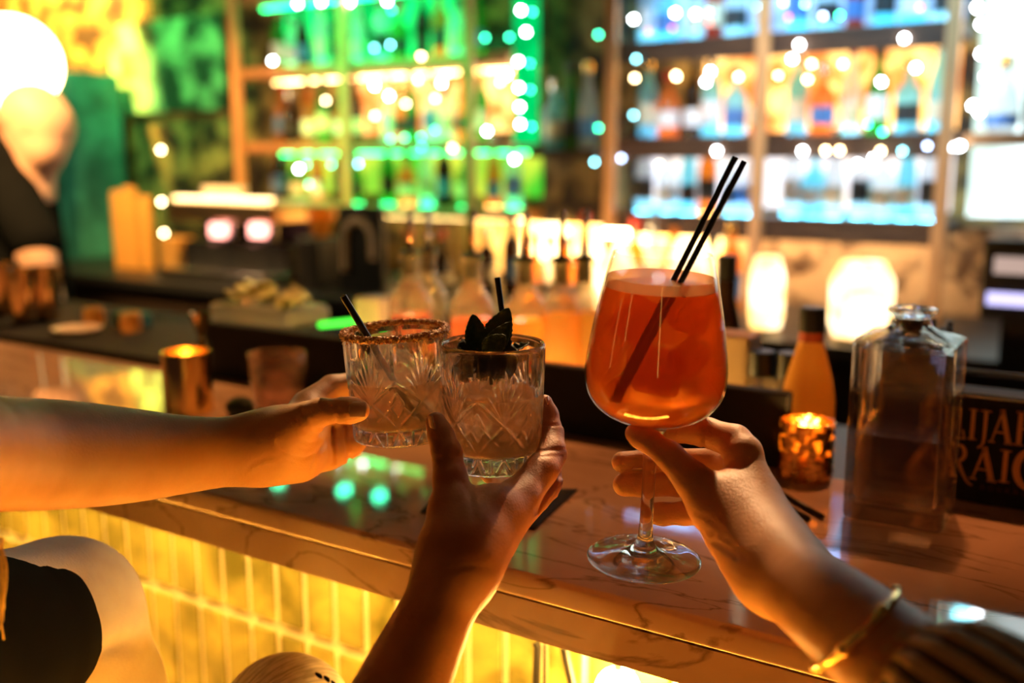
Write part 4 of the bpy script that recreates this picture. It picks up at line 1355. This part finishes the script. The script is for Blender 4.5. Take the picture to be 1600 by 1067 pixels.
# dark garnish (dehydrated slice) lying inside, under the leaves
gv = []
rg = random.Random(21)
edge = [1 + rg.uniform(-.16, .08) for _ in range(48)]
for zz_, kk in ((0, .05), (0, .92), (.0015, 1), (.0035, .9), (.0042, .5), (.0038, .05)):
    for i in range(48):
        a = 2 * math.pi * i / 48
        r = .0215 * kk * (1 if kk < .2 else edge[i])
        gv.append((r * math.cos(a) * 1.15, r * math.sin(a) * .95, zz_ + .003 * math.sin(3 * a) * kk))
gf = [(j * 48 + i, j * 48 + (i + 1) % 48, (j + 1) * 48 + (i + 1) % 48, (j + 1) * 48 + i) for j in range(5) for i in range(48)]
gf += [tuple(range(48))[::-1], tuple(range(240, 288))]
gs = MB().add(gv, gf).build('dried_fruit_slice', GARN, auto=50)
gs.matrix_world = Matrix.Translation(Vector(P(760, 560, .768))) @ Vector(FWD * -1 + UPV * .55).to_track_quat('Z', 'Y').to_matrix().to_4x4()
tag(gs, 'dark dried fruit slice lying under the mint in the middle tumbler', 'garnish')

# ------------------------------------------------------------------ orange cocktail in a stemmed goblet
WG = thin_glass('wine_glass', (.97, .96, .94), 0, refl=.32, wet=1.0, rough=.0)
SPR = murky('orange_spritz', (1.0, .50, .13), .10, .42, .28, 1.14, (1, .27, .035))
FOAM = thin_glass('pale_foam', (1, .70, .45), .6, (1, .75, .5), milky=.4, refl=.1, wet=.2)
bF, bT = P(1006, 873, .752), P(1036, 396, .700)
HG = float(np.linalg.norm(bT - bF))
wg = empty('stemmed_goblet', bF, 'stemmed goblet of bright orange cocktail held by its stem at right', 'glass', axis=bT - bF)
sc_ = lambda py_: (873 - py_) / (873 - 396) * HG     # photo row to height along the axis
rp = lambda w_, dd: w_ / 2 * dd / FPX
zB = sc_(662)
bowl = [(rp(wd_, .70 + .02 * (yy - 395) / 250), sc_(yy) if yy > 396 else HG) for wd_, yy in
        ((34, 656), (70, 652), (124, 644), (160, 635), (192, 622), (214, 605), (222, 588), (224, 570), (221, 552), (214, 528), (205, 500), (193, 471), (182, 445), (170, 420), (157, 396))]



def smooth_prof(pr, k=3):
    for _ in range(k):
        q = [pr[0]]
        for a, b2 in zip(pr[:-1], pr[1:]):
            q += [(a[0] * .75 + b2[0] * .25, a[1] * .75 + b2[1] * .25), (a[0] * .25 + b2[0] * .75, a[1] * .25 + b2[1] * .75)]
        pr = q + [pr[-1]]
    return pr


bowl_s = smooth_prof(bowl, 1)
inner = [(max(.0006, r - .0011), z + .0006) for r, z in bowl_s]
MB().lathe([(.0006, zB + .001)] + bowl_s + inner[::-1] + [(.0006, zB + .0040)], 96, cap=False).build('bowl', WG, wg, auto=60)
STG = real_glass('stem_glass', (1, .98, .96), 1.5, .12)
fr = rp(180, .752)
foot = smooth_prof([(.0006, 0), (fr - .003, .0), (fr, .0008), (fr - .002, .0022), (fr * .6, .0042), (fr * .25, .0085), (.0062, .015), (.0050, .026), (.0048, .05), (.0049, zB - .03), (.0056, zB - .012), (.0085, zB - .002), (.0120, zB + .002), (.0006, zB + .0022)], 2)
MB().lathe(foot, 72).build('stem_and_foot', STG, wg, auto=60)
zq = sc_(445)
liq = [(r, z) for r, z in inner if z < zq]
r_at = lambda z: float(np.interp(z, [q[1] for q in inner], [q[0] for q in inner]))
MB().lathe([(.0006, zB + .0042)] + [(r - .0002, z) for r, z in liq] + [(r_at(zq) - .0002, zq), (.0006, zq)], 96).build('cocktail', SPR, wg, auto=60)
zf = sc_(430)
MB().lathe([(.0006, zq + .0002), (r_at(zq) - .0003, zq + .0002), (r_at(zf) - .0003, zf), (.0006, zf)], 64).build('foam', FOAM, wg, auto=60)
MG = wg.matrix_world.copy()
ICEO = thin_glass('ice_in_orange', (1, .80, .50), .35, (1, .55, .2), milky=.4, refl=.35, wet=.8)
ice(MG, (.006, -.012, sc_(560)), (.1, .15, .6), .030, 'large ice cube low in the orange cocktail', ICEO)
ice(MG, (-.018, .006, sc_(500)), (.3, .5, .2), .026, 'ice cube on the left side of the orange cocktail', ICEO)
ice(MG, (.016, .010, sc_(480)), (.4, .2, .9), .024, 'ice cube near the top of the orange cocktail', ICEO)
ice(MG, (.024, -.002, sc_(540)), (.2, .7, .4), .022, 'ice cube at the right side of the orange cocktail', ICEO)
straw(P(958, 626, .700), P(1149, 245, .684), .0021, 'left one of two black straws crossing the orange cocktail')
straw(P(965, 628, .690), P(1163, 252, .676), .0021, 'right one of two black straws crossing the orange cocktail')

# ------------------------------------------------------------------ bodies: smooth distance fields turned into one continuous surface
def cone(p, a, b, ra, rb):
    ab = b - a
    L2 = float(ab @ ab) + 1e-12
    t = np.clip(((p - a) @ ab) / L2, 0, 1)
    q = p - a - t[:, None] * ab
    return np.sqrt(np.einsum('ij,ij->i', q, q)) - (ra + (rb - ra) * t)


def smin(a, b, k):
    h = np.maximum(k - np.abs(a - b), 0) / k
    return np.minimum(a, b) - h * h * k * .25


def soft(ch, k=2):
    for _ in range(k):
        q = [ch[0]]
        for (a, ra), (b, rb) in zip(ch[:-1], ch[1:]):
            q += [(a * .75 + b * .25, ra * .75 + rb * .25), (a * .25 + b * .75, ra * .25 + rb * .75)]
        ch = q + [ch[-1]]
    return ch


def chain(pts):
    """(px, py, depth, radius in photo pixels) -> list of (point, radius)"""
    return [(P(x, y, d), r * d / FPX) for x, y, d, r in pts]


def field(body, fingers, kb=.018, kf=.007, dents=(), kff=.0012):
    """body: list of chains blended softly; fingers: chains kept apart from each other"""
    def fn(p):
        d = None
        for ch in body:
            g = None
            for (a, ra), (b, rb) in zip(ch[:-1], ch[1:]):
                c_ = cone(p, a, b, ra, rb)
                g = c_ if g is None else smin(g, c_, .004)
            d = g if d is None else smin(d, g, kb)
        F = None
        for ch in fingers:
            g = None
            for (a, ra), (b, rb) in zip(ch[:-1], ch[1:]):
                c_ = cone(p, a, b, ra, rb)
                g = c_ if g is None else smin(g, c_, .0035)
            F = g if F is None else smin(F, g, kff)
        if F is not None:
            d = smin(d, F, kf)
        for dn in dents:
            if len(dn) == 4:      # crease drawn along the camera-facing skin
                pl, w, dep, rng = dn
                q = p - CAM
                dd = q @ FWD
                xx, yy = 800 + FPX * (q @ RGT) / dd, 533.5 - FPX * (q @ UPV) / dd
                best = None
                for (ax_, ay_, ad), (bx_, by_, bd) in zip(pl[:-1], pl[1:]):
                    ux, uy = bx_ - ax_, by_ - ay_
                    t = np.clip(((xx - ax_) * ux + (yy - ay_) * uy) / (ux * ux + uy * uy + 1e-9), 0, 1)
                    ds = np.hypot(xx - ax_ - t * ux, yy - ay_ - t * uy) * dd / FPX
                    ds = ds + np.maximum(np.abs(dd - ad - t * (bd - ad)) - rng, 0)
                    best = ds if best is None else np.minimum(best, ds)
                d = d + dep * np.exp(-(best / w) ** 2)
                continue
            pts, w, dep = dn
            m_ = None
            for a, b in zip(pts[:-1], pts[1:]):
                c_ = cone(p, a, b, 0, 0)
                m_ = c_ if m_ is None else np.minimum(m_, c_)
            d = d + dep * np.exp(-(m_ / w) ** 2)
        return d
    return fn


def surface(fn, lo, hi, h):
    lo, hi = np.array(lo, float), np.array(hi, float)
    C4 = 6
    n = (np.ceil((hi - lo) / (h * C4)).astype(int) + 1) * C4
    ax = [lo[i] + (np.arange(n[i])) * h for i in range(3)]
    cax = [lo[i] + (np.arange(n[i] // C4) + .5) * h * C4 for i in range(3)]
    G = np.stack(np.meshgrid(*cax, indexing='ij'), -1).reshape(-1, 3)
    cd_ = fn(G).reshape([q // C4 for q in n])
    near = np.abs(cd_) < h * C4 * 1.9
    val = np.repeat(np.repeat(np.repeat(np.where(cd_ < 0, -1.0, 1.0), C4, 0), C4, 1), C4, 2)
    mk = np.repeat(np.repeat(np.repeat(near, C4, 0), C4, 1), C4, 2)
    idx = np.argwhere(mk)
    pts = lo + idx * h
    out = np.empty(len(pts))
    for s_ in range(0, len(pts), 200000):
        out[s_:s_ + 200000] = fn(pts[s_:s_ + 200000])
    val[mk] = out
    ins = val < 0
    N = np.array(val.shape)
    cs = np.zeros(N - 1, int)
    for dx in (0, 1):
        for dy in (0, 1):
            for dz in (0, 1):
                cs += ins[dx:N[0] - 1 + dx, dy:N[1] - 1 + dy, dz:N[2] - 1 + dz]
    act = (cs > 0) & (cs < 8)
    ids = -np.ones(act.shape, int)
    cells = np.argwhere(act)
    ids[act] = np.arange(len(cells))
    acc = np.zeros((len(cells), 3))
    cnt = np.zeros(len(cells))
    for ax_ in range(3):
        o1, o2 = [q for q in range(3) if q != ax_]
        for u in (0, 1):
            for w in (0, 1):
                a = cells.copy()
                a[:, o1] += u
                a[:, o2] += w
                b = a.copy()
                b[:, ax_] += 1
                va, vb = val[tuple(a.T)], val[tuple(b.T)]
                c_ = (va < 0) != (vb < 0)
                t = np.where(c_, va / np.where(c_, va - vb, 1), 0)
                p = a.astype(float)
                p[:, ax_] += t
                acc[c_] += p[c_]
                cnt[c_] += 1
    V = lo + acc / cnt[:, None] * h
    F = []
    for ax_ in range(3):
        o1, o2 = (ax_ + 1) % 3, (ax_ + 2) % 3
        sl0 = [slice(None)] * 3
        sl1 = [slice(None)] * 3
        sl0[ax_] = slice(0, N[ax_] - 1)
        sl1[ax_] = slice(1, N[ax_])
        ch = ins[tuple(sl0)] != ins[tuple(sl1)]
        E_ = np.argwhere(ch)
        E_ = E_[(E_[:, o1] > 0) & (E_[:, o2] > 0) & (E_[:, o1] < N[o1] - 1) & (E_[:, o2] < N[o2] - 1)]
        inside0 = ins[tuple(E_.T)]
        q = []
        for u, w in ((-1, -1), (0, -1), (0, 0), (-1, 0)):
            c_ = E_.copy()
            c_[:, o1] += u
            c_[:, o2] += w
            q.append(ids[tuple(c_.T)])
        q = np.stack(q, 1)
        q = np.where(inside0[:, None], q, q[:, ::-1])
        F.append(q)
    F = np.concatenate(F)
    e = h * .35
    for _ in range(3):      # pull the vertices exactly onto the surface
        d0 = fn(V)
        g = np.stack([fn(V + np.array([e, 0, 0])) - d0, fn(V + np.array([0, e, 0])) - d0, fn(V + np.array([0, 0, e])) - d0], 1) / e
        V = V - np.clip(d0, -h, h)[:, None] * g / np.maximum(np.einsum('ij,ij->i', g, g), .3)[:, None]
    return V, F


def surf_obj(name, fn, pts, h, mt, parent=None, pad=.012):
    P_ = np.array([p for p, r in pts])
    R_ = np.array([r for p, r in pts])[:, None]
    V, F = surface(fn, (P_ - R_).min(0) - pad, (P_ + R_).max(0) + pad, h)
    me = bpy.data.meshes.new(name)
    me.vertices.add(len(V))
    me.vertices.foreach_set('co', V.astype(np.float32).ravel())
    me.loops.add(len(F) * 4)
    me.loops.foreach_set('vertex_index', F.astype(np.int32).ravel())
    me.polygons.add(len(F))
    me.polygons.foreach_set('loop_start', np.arange(0, len(F) * 4, 4, dtype=np.int32))
    me.polygons.foreach_set('loop_total', np.full(len(F), 4, np.int32))
    me.polygons.foreach_set('use_smooth', np.ones(len(F), bool))
    me.update(calc_edges=True)
    me.validate()
    me.materials.append(mt)
    o = bpy.data.objects.new(name, me)
    COL.objects.link(o)
    if parent:
        o.parent = parent
    return o


def crease(pts, w=.0011, dep=.0007):
    return ([P(x, y, d) for x, y, d in pts], w, dep)


def line(pts, w=.0010, dep=.0009, rng=.022):
    return (pts, w, dep, rng)


def nail(parent, c, along, normal, w, l, name='nail', curve=1.0):
    along = Vector(along).normalized()
    nrm = Vector(normal)
    nrm = (nrm - along * nrm.dot(along)).normalized()
    side = along.cross(nrm)
    c = Vector(c)
    v = []
    n, m_ = 12, 12
    for i in range(n + 1):
        u = i / n * 2 - 1
        for j in range(m_ + 1):
            s_ = j / m_ * 2 - 1
            # rounded rectangle plan, arched across
            uu = u * math.sqrt(1 - .30 * s_ * s_)
            ss = s_ * math.sqrt(1 - .12 * u * u)
            p = c + along * (uu * l / 2) + side * (ss * w / 2) + nrm * (-(ss ** 2) * w * .17 * curve - (u ** 2) * l * .05)
            v.append(p)
    f = [(i * (m_ + 1) + j, i * (m_ + 1) + j + 1, (i + 1) * (m_ + 1) + j + 1, (i + 1) * (m_ + 1) + j) for i in range(n) for j in range(m_)]
    o = MB().add(v, f).build(name, NAIL, parent, smooth=True)
    md = o.modifiers.new('thickness', 'SOLIDIFY')
    md.thickness = .0007
    md.offset = 0
    return o


# --- left person: forearm from the left, thumb in front of the salted glass
A_arm = soft(chain([(-330, 640, .46, 120), (-190, 705, .55, 104), (0, 709, .66, 87), (100, 710, .705, 83), (200, 712, .745, 72), (300, 710, .775, 56), (400, 702, .80, 48), (442, 695, .805, 46)]))
A_palm = [chain([(400, 702, .80, 47), (450, 688, .812, 48), (480, 655, .835, 36)]),
          chain([(425, 712, .812, 36), (470, 714, .825, 34), (512, 706, .845, 27), (530, 698, .855, 22)]),
          chain([(420, 690, .80, 38), (455, 672, .785, 35), (482, 655, .778, 26)])]
A_f = [chain([(462, 666, .785, 29), (500, 645, .769, 22), (532, 641, .763, 19.5), (548, 641, .760, 20), (560, 641, .759, 17.5)]),
       chain([(482, 634, .842, 26), (519, 606, .862, 20), (560, 598, .876, 18), (606, 600, .888, 17), (640, 606, .884, 15)]),
       chain([(490, 664, .848, 24), (535, 648, .870, 19), (585, 640, .884, 18), (628, 642, .884, 16)]),
       chain([(496, 690, .850, 22), (538, 684, .868, 18.5), (590, 676, .880, 17), (630, 672, .880, 15)]),
       chain([(505, 710, .846, 20), (532, 706, .858, 18), (552, 696, .866, 16.5), (563, 688, .868, 13)])]
A_d = [line([(470, 640, .77), (478, 655, .765), (492, 668, .765), (512, 668, .765), (524, 664, .765)], .0016, .0013),
       line([(462, 655, .775), (470, 672, .775), (488, 678, .778), (508, 677, .785)], .0012, .0012),
       line([(455, 664, .78), (464, 684, .78), (482, 692, .785), (500, 690, .79)], .0010, .0009),
       line([(449, 674, .78), (456, 692, .785), (474, 702, .79), (490, 700, .79)], .0009, .0006),
       line([(434, 690, .79), (441, 703, .79), (457, 713, .795), (475, 716, .80), (493, 708, .80), (506, 692, .80), (518, 672, .80)], .0015, .0014),
       line([(386, 733, .78), (398, 721, .775), (416, 713, .775), (437, 715, .78), (462, 722, .79)], .0012, .0008),
       line([(392, 745, .785), (412, 733, .78), (436, 728, .785)], .0010, .0006),
       line([(520, 668, .82), (519, 690, .825), (522, 722, .83)], .0018, .0030, .03),
       line([(538, 666, .84), (540, 686, .845), (546, 720, .845)], .0016, .0032, .03),
       line([(486, 738, .80), (494, 712, .80), (508, 696, .805)], .0012, .0010),
       line([(526, 620, .755), (529, 641, .75), (526, 662, .755)], .0013, .0009),
       line([(520, 621, .755), (523, 641, .75)], .0009, .0006), line([(534, 622, .755), (535, 636, .75)], .0008, .0004)]
body_A = surf_obj('person', field([A_arm] + A_palm, A_f, dents=A_d), A_arm[4:] + sum(A_palm, []) + sum(A_f, []), .0021, SKIN_A)
tag(body_A, 'person at left whose bare arm reaches in with the salt rimmed tumbler', 'person')
nail(body_A, P(559, 639, .7485), P(575, 640, .760) - P(545, 640, .760), -FWD * 1.0 + UPV * .35 + RGT * .12, .0125, .0135)

# --- middle person: hand from below, thumb left and fingers round the right side of the mint glass
B_arm = soft(chain([(470, 1420, .58, 96), (560, 1220, .62, 84), (632, 1067, .65, 70), (676, 970, .66, 57), (709, 900, .67, 50), (716, 872, .672, 50)]))
B_palm = [chain([(709, 892, .67, 50), (708, 850, .675, 44), (703, 800, .688, 35)]),
          chain([(716, 880, .67, 50), (742, 835, .685, 48), (765, 800, .70, 44)]),
          chain([(728, 880, .675, 44), (768, 835, .70, 40), (812, 783, .722, 35)])]
B_f = [chain([(708, 800, .69, 34), (704, 750, .703, 27), (698, 708, .713, 23.5), (689, 680, .720, 20), (681, 659, .724, 16)]),
       chain([(800, 792, .72, 34), (846, 738, .746, 28), (862, 708, .764, 23), (861, 676, .780, 19), (856, 648, .788, 16), (851, 629, .790, 12.5)]),
       chain([(806, 802, .735, 30), (856, 756, .768, 23), (858, 722, .800, 19), (838, 684, .832, 17), (812, 664, .845, 15)]),
       chain([(798, 806, .735, 28), (838, 778, .775, 21), (832, 745, .812, 17), (806, 722, .838, 15)]),
       chain([(770, 806, .72, 24), (790, 776, .768, 17), (780, 752, .800, 15), (760, 738, .822, 13)])]
B_d = [line([(648, 905, .65), (690, 893, .64), (735, 884, .64), (776, 888, .65)], .0014, .0009),
       line([(652, 893, .65), (700, 880, .64), (750, 872, .64)], .0009, .0005),
       line([(838, 706, .75), (860, 703, .74), (890, 702, .76)], .0013, .0011), line([(842, 714, .75), (862, 712, .74), (888, 712, .76)], .0009, .0007),
       line([(846, 664, .775), (862, 664, .765), (880, 664, .775)], .0010, .0008),
       line([(672, 714, .70), (695, 719, .69), (716, 713, .70)], .0012, .0009), line([(673, 722, .70), (697, 727, .69), (716, 722, .70)], .0009, .0006),
       line([(720, 752, .70), (735, 775, .68), (742, 810, .67)], .0020, .0008),
       line([(882, 735, .76), (868, 752, .745), (852, 775, .735), (838, 800, .73)], .0018, .0024),
       line([(886, 748, .77), (874, 772, .755)], .0014, .0016)]
body_B = surf_obj('person', field([B_arm] + B_palm, B_f, dents=B_d), B_arm[3:] + sum(B_palm, []) + sum(B_f, []), .0021, SKIN_B)
tag(body_B, 'person in the middle whose dark hand raises the tumbler with mint', 'person')
nail(body_B, P(671, 661, .716), P(680, 650, .722) - P(690, 690, .722), -RGT * 1.0 - FWD * .35, .011, .012)
nail(body_B, P(859, 628, .787), P(851, 619, .79) - P(858, 655, .79), RGT * 1.0 - FWD * .2 + UPV * .2, .0095, .011)

# --- right person: hand pinching the goblet's stem
C_arm = soft(chain([(1800, 1345, .40, 130), (1620, 1205, .44, 112), (1480, 1097, .485, 92), (1339, 984, .55, 79), (1262, 925, .60, 66), (1222, 893, .635, 61)]))
C_palm = [chain([(1225, 893, .635, 61), (1190, 850, .66, 60), (1150, 795, .688, 52)]),
          chain([(1208, 850, .665, 50), (1182, 780, .69, 38), (1162, 716, .706, 29)]),
          chain([(1200, 885, .645, 56), (1150, 828, .672, 44), (1112, 785, .686, 36)])]
C_f = [chain([(1118, 792, .684, 38), (1084, 752, .690, 29), (1046, 712, .700, 22), (1016, 690, .709, 18.5), (1002, 683, .713, 18), (992, 677, .716, 15.5)]),
       chain([(1160, 706, .708, 30), (1148, 690, .716, 26), (1104, 676, .730, 23), (1060, 671, .745, 19.5), (1020, 672, .7535, 17), (1004, 673, .754, 15)]),
       chain([(1165, 738, .715, 28), (1120, 722, .742, 22), (1060, 720, .762, 19), (1005, 721, .770, 18), (972, 722, .770, 16.5)]),
       chain([(1165, 768, .710, 27), (1120, 758, .738, 21), (1060, 756, .760, 19), (1010, 757, .769, 19.5), (976, 757, .770, 18.5)]),
       chain([(1160, 800, .705, 26), (1110, 802, .732, 20), (1070, 802, .750, 18), (1035, 803, .757, 17.5), (1017, 802, .758, 16)])]
C_d = [line([(1097, 655, .72), (1103, 676, .71), (1100, 702, .715)], .0015, .0013), line([(1106, 655, .72), (1112, 676, .71), (1108, 700, .715)], .0010, .0008),
       line([(1022, 694, .70), (1032, 704, .69), (1040, 714, .695)], .0011, .0009), line([(1030, 686, .70), (1040, 697, .69), (1048, 706, .69)], .0009, .0007),
       line([(1053, 652, .735), (1057, 670, .728), (1054, 690, .735)], .0011, .0009),
       line([(1096, 704, .70), (1112, 716, .69), (1138, 712, .69)], .0016, .0012),
       line([(1116, 846, .665), (1148, 864, .655), (1176, 900, .64), (1200, 930, .63)], .0020, .0014),
       line([(1106, 830, .668), (1138, 843, .655), (1166, 872, .64)], .0013, .0009),
       line([(1150, 870, .65), (1178, 872, .64), (1206, 880, .63)], .0011, .0006),
       line([(1086, 800, .68), (1110, 812, .67), (1132, 832, .66)], .0012, .0007)]
body_C = surf_obj('person', field([C_arm] + C_palm, C_f, kf=.006, dents=C_d), C_arm[5:] + sum(C_palm, []) + sum(C_f, []), .0021, SKIN_C)
tag(body_C, 'person at right holding the orange goblet by its stem, with a gold bangle', 'person')
nail(body_C, P(999, 735, .7635), RGT * -1.0, UPV * -1.0 - FWD * .3, .008, .012)

# gold bangle
axC = Vector(P(1480, 1097, .485) - P(1262, 925, .60)).normalized()
cC = Vector(P(1338, 983, .551))
e1 = axC.orthogonal().normalized()
e2 = axC.cross(e1)
e1 = (Vector(RGT) * -.723 - Vector(UPV) * .691).normalized()
e2 = Vector(ray(1338, 983)).normalized()
e2 = (e2 - e1 * e2.dot(e1) - Vector(RGT) * .05 + Vector(UPV) * .05).normalized()
RB1, RB2 = .0303, .0480
ring = [cC + e1 * math.cos(a) * RB1 + e2 * math.sin(a) * RB2 for a in np.linspace(0, 2 * math.pi, 65)]
bang = MB().tube(ring, [.0021 + .0005 * math.sin(i * .39) ** 8 for i in range(65)], 12, cap=False)
for a in (0.0, 1.0, 2.1, 3.1, 4.2, 5.2):
    bang.ball(cC + e1 * math.cos(a) * RB1 + e2 * math.sin(a) * RB2, .0036, 10)
bang.build('bangle', GOLD, body_C, smooth=True)

# ribbed sleeve of the right person
STR = pbr('knit_stripes', (.02, .012, .010), (.55, .33, .10), rough=.85, sheen=.3)
m, nt, out = nodes('striped_knit')
b = nt.nodes.new('ShaderNodeBsdfPrincipled')
b.inputs['Roughness'].default_value = .9
at = nt.nodes.new('ShaderNodeAttribute')
at.attribute_name = 'rib'
r_ = nt.nodes.new('ShaderNodeValToRGB')
r_.color_ramp.elements[0].position = .38
r_.color_ramp.elements[0].color = (.025, .014, .012, 1)
r_.color_ramp.elements[1].position = .62
r_.color_ramp.elements[1].color = (.70, .45, .20, 1)
nt.links.new(at.outputs['Fac'], r_.inputs[0])
nt.links.new(r_.outputs[0], b.inputs['Base Color'])
nt.links.new(b.outputs[0], out.inputs[0])
KNIT = m
s0 = Vector(P(1438, 1064, .506))
s1 = Vector(P(1480, 1097, .485))
s2 = Vector(P(1800, 1345, .40))
cl = [s0, s0.lerp(s1, .5), s1, s1.lerp(s2, .25), s1.lerp(s2, .5), s1.lerp(s2, .75), s2]
NS, NR = 60, 240
v, rib = [], []
dirn = (s2 - s0).normalized()
f1 = Vector(UPV) - dirn * Vector(UPV).dot(dirn)
f1.normalize()
f2 = dirn.cross(f1)
for i in range(NS):
    u = i / (NS - 1)
    k = u * (len(cl) - 1)
    i0 = min(int(k), len(cl) - 2)
    c_ = cl[i0].lerp(cl[i0 + 1], k - i0)
    rad = .0298 + .014 * min(1, u * 2.2) - .003 * math.exp(-((u - .03) / .02) ** 2)
    for j in range(NR):
        a = 2 * math.pi * j / NR
        w = math.cos(a * 21 + u * 3.0 + .4 * math.sin(u * 9))
        rr_ = rad * (1 + .02 * math.sin(3 * a + u * 8)) + .0011 * w
        v.append(c_ + (f1 * math.cos(a) + f2 * math.sin(a)) * rr_ - dirn * (.006 * math.sin(a + .6) if i == 0 else 0))
        rib.append(.5 + .5 * w)
f = [(i * NR + j, i * NR + (j + 1) % NR, (i + 1) * NR + (j + 1) % NR, (i + 1) * NR + j) for i in range(NS - 1) for j in range(NR)]
sl = link('sleeve', v, f, KNIT, body_C)
at_ = sl.data.attributes.new('rib', 'FLOAT', 'POINT')
at_.data.foreach_set('value', rib)
md = sl.modifiers.new('thickness', 'SOLIDIFY')
md.thickness = .0022
md.offset = 1

# --- legs: cream trousers of the left person, ripped denim knee of the middle person
CREAM = pbr('cream_denim', (.86, .76, .64), (.92, .84, .72), rough=.85, scale=40, bump=.5, bscale=500, sheen=.2)
kA = [chain([(96, 962, .86, 110), (140, 1080, .90, 112), (215, 1300, 1.0, 104), (250, 1700, 1.25, 80)]),
      chain([(96, 962, .86, 110), (20, 985, .80, 125), (-180, 1060, .66, 175), (-400, 1150, .52, 250)])]
fold = [crease([(130, 900, .80), (155, 960, .79), (150, 1030, .80), (120, 1080, .80)], .010, .006),
        crease([(60, 1050, .76), (90, 990, .77), (110, 930, .79)], .008, .004),
        crease([(170, 1012, .82), (205, 1005, .84), (235, 1020, .87)], .006, .004),
        crease([(90, 1090, .80), (140, 1062, .80), (190, 1060, .83)], .007, .003)]
tr = surf_obj('trousers', field(kA, [], kb=.03, dents=fold), kA[0] + kA[1][:3], .0045, CREAM, body_A, pad=.02)
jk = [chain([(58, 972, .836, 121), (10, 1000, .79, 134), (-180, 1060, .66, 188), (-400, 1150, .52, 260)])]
surf_obj('lap_shade', field(jk, [], kb=.03), jk[0][:3], .0035, CLOTH_BLACK, body_A, pad=.02)
RIP = pbr('faded_denim', (.42, .38, .36), (.78, .74, .70), rough=.9, scale=6, stretch=(60, 6, 2), lo=.4, hi=.6, bump=1.2, bscale=90)
kB = [chain([(447, 1128, .88, 96), (480, 1300, .95, 96), (520, 1700, 1.2, 84)]),
      chain([(447, 1128, .88, 96), (430, 1300, .74, 150)])]
fr_d = [crease([(380 + i * 13, 1060 - 14 * math.sin(i * .35), .82), (388 + i * 13, 1120, .80)], .0014, .0012) for i in range(11)]
tb = surf_obj('trousers', field(kB, [], kb=.02, dents=fr_d), kB[0][:2] + kB[1], .0022, RIP, body_B, pad=.02)
for x_, y_, d_ in ((494, 1057, .861), (506, 1062, .864), (516, 1069, .866)):
    rp_ = MB().ball((0, 0, 0), .0042, 8, (1.5, 1.0, .8)).build('rip', CLOTH_BLACK, body_B, smooth=True)
    rp_.location = P(x_, y_, d_)

# gold fringe at the left edge
fg = empty('fringed_bag', P(-20, 850, .62), 'gold fringe of a bag hanging at the left edge of the picture', 'bag')
rf = random.Random(9)
GF = pbr('gold_thread', (.75, .48, .10), (.95, .68, .2), rough=.5, metal=.3)
mb = MB()
for i in range(46):
    xa = rf.uniform(-26, 4)
    L_ = rf.uniform(60, 125)
    d_ = .62 + rf.uniform(-.012, .012)
    y0 = 852 + rf.uniform(-6, 30)
    pts = [P(xa + rf.uniform(-1, 1) + (9 * math.sin(k / 6 * math.pi) if i % 4 == 0 else 4 * math.sin(k + i) * .4) + k * rf.uniform(-.2, .9), y0 + L_ * k / 6, d_) for k in range(7)]
    mb.tube(pts, .0007, 6)
kid(mb, 'fringe', GF, fg, smooth=True)
kid(MB().tube([P(-60, 845, .62), P(2, 850, .62)], .004, 10), 'strap', GF, fg, smooth=True)

# --- bartender behind the left end of the counter
D0 = 3.0
D_head = [chain([(52, 182, D0, 52), (62, 196, D0, 50)]), chain([(60, 200, D0, 46), (66, 236, D0 - .02, 34)]), chain([(50, 230, D0, 34), (50, 300, D0 + .02, 34), (0, 360, D0 + .04, 46)])]
D_arm = [chain([(-5, 262, D0 - .02, 40), (30, 330, D0 - .06, 33), (55, 375, D0 - .08, 31), (62, 440, D0 - .1, 29), (66, 470, D0 - .1, 27)]), chain([(66, 470, D0 - .1, 27), (40, 540, D0 - .22, 22), (30, 560, D0 - .28, 20)])]
D_torso = [chain([(-5, 262, D0, 40), (-120, 262, D0 + .1, 40)]), chain([(-50, 310, D0 + .05, 80), (-30, 470, D0 + .08, 92), (-30, 760, D0 + .1, 92)]), chain([(-30, 760, D0 + .1, 60), (-30, 1400, D0 + .3, 45)])]
bt = surf_obj('person', field(D_head + D_arm + D_torso, [], kb=.04, dents=[([P(42, 212, D0 - .085)] * 2, .012, .006)]), sum(D_head + D_arm, []) + D_torso[0] + D_torso[1], .008, SKIN_D, pad=.03)
tag(bt, 'bartender at the left edge in a black short sleeved shirt, seen from behind', 'person')
grow = lambda chs, k: [[(p, r + k) for p, r in ch] for ch in chs]
TS = grow([D_torso[0], D_torso[1], D_arm[0][:3], chain([(-5, 262, D0, 44), (52, 330, D0 + .05, 32), (60, 460, D0 + .1, 42), (40, 700, D0 + .1, 60)])], .014)
ts = surf_obj('shirt', field(TS, [], kb=.04), sum(TS, []), .008, CLOTH_BLACK, bt, pad=.03)
ear = MB().ball((0, 0, 0), .022, 10, (.5, .8, 1.3)).build('ear', SKIN_D, bt, smooth=True)
ear.location = P(42, 210, D0 - .075)

# ------------------------------------------------------------------ pieces that belong to a part sit under that part
bpy.context.view_layer.update()


def under(child_names, part_name):
    for o in list(bpy.data.objects):
        if o.parent and o.parent.parent is None and o.name.split('.')[0] in child_names:
            sib = [q for q in o.parent.children if q.name.split('.')[0] == part_name]
            if sib:
                mw = o.matrix_world.copy()
                o.parent = sib[0]
                o.matrix_parent_inverse = sib[0].matrix_world.inverted() @ mw @ o.matrix_basis.inverted()


under({'salt_grain'}, 'salt_rim')
under({'lettering', 'small_lettering', 'front_trim'}, 'front_wall')
under({'spout_ball'}, 'pour_spout')
under({'rip'}, 'trousers')
under({'flame'}, 'wax')
under({'screen_bar', 'screen_strip'}, 'screen_frame')
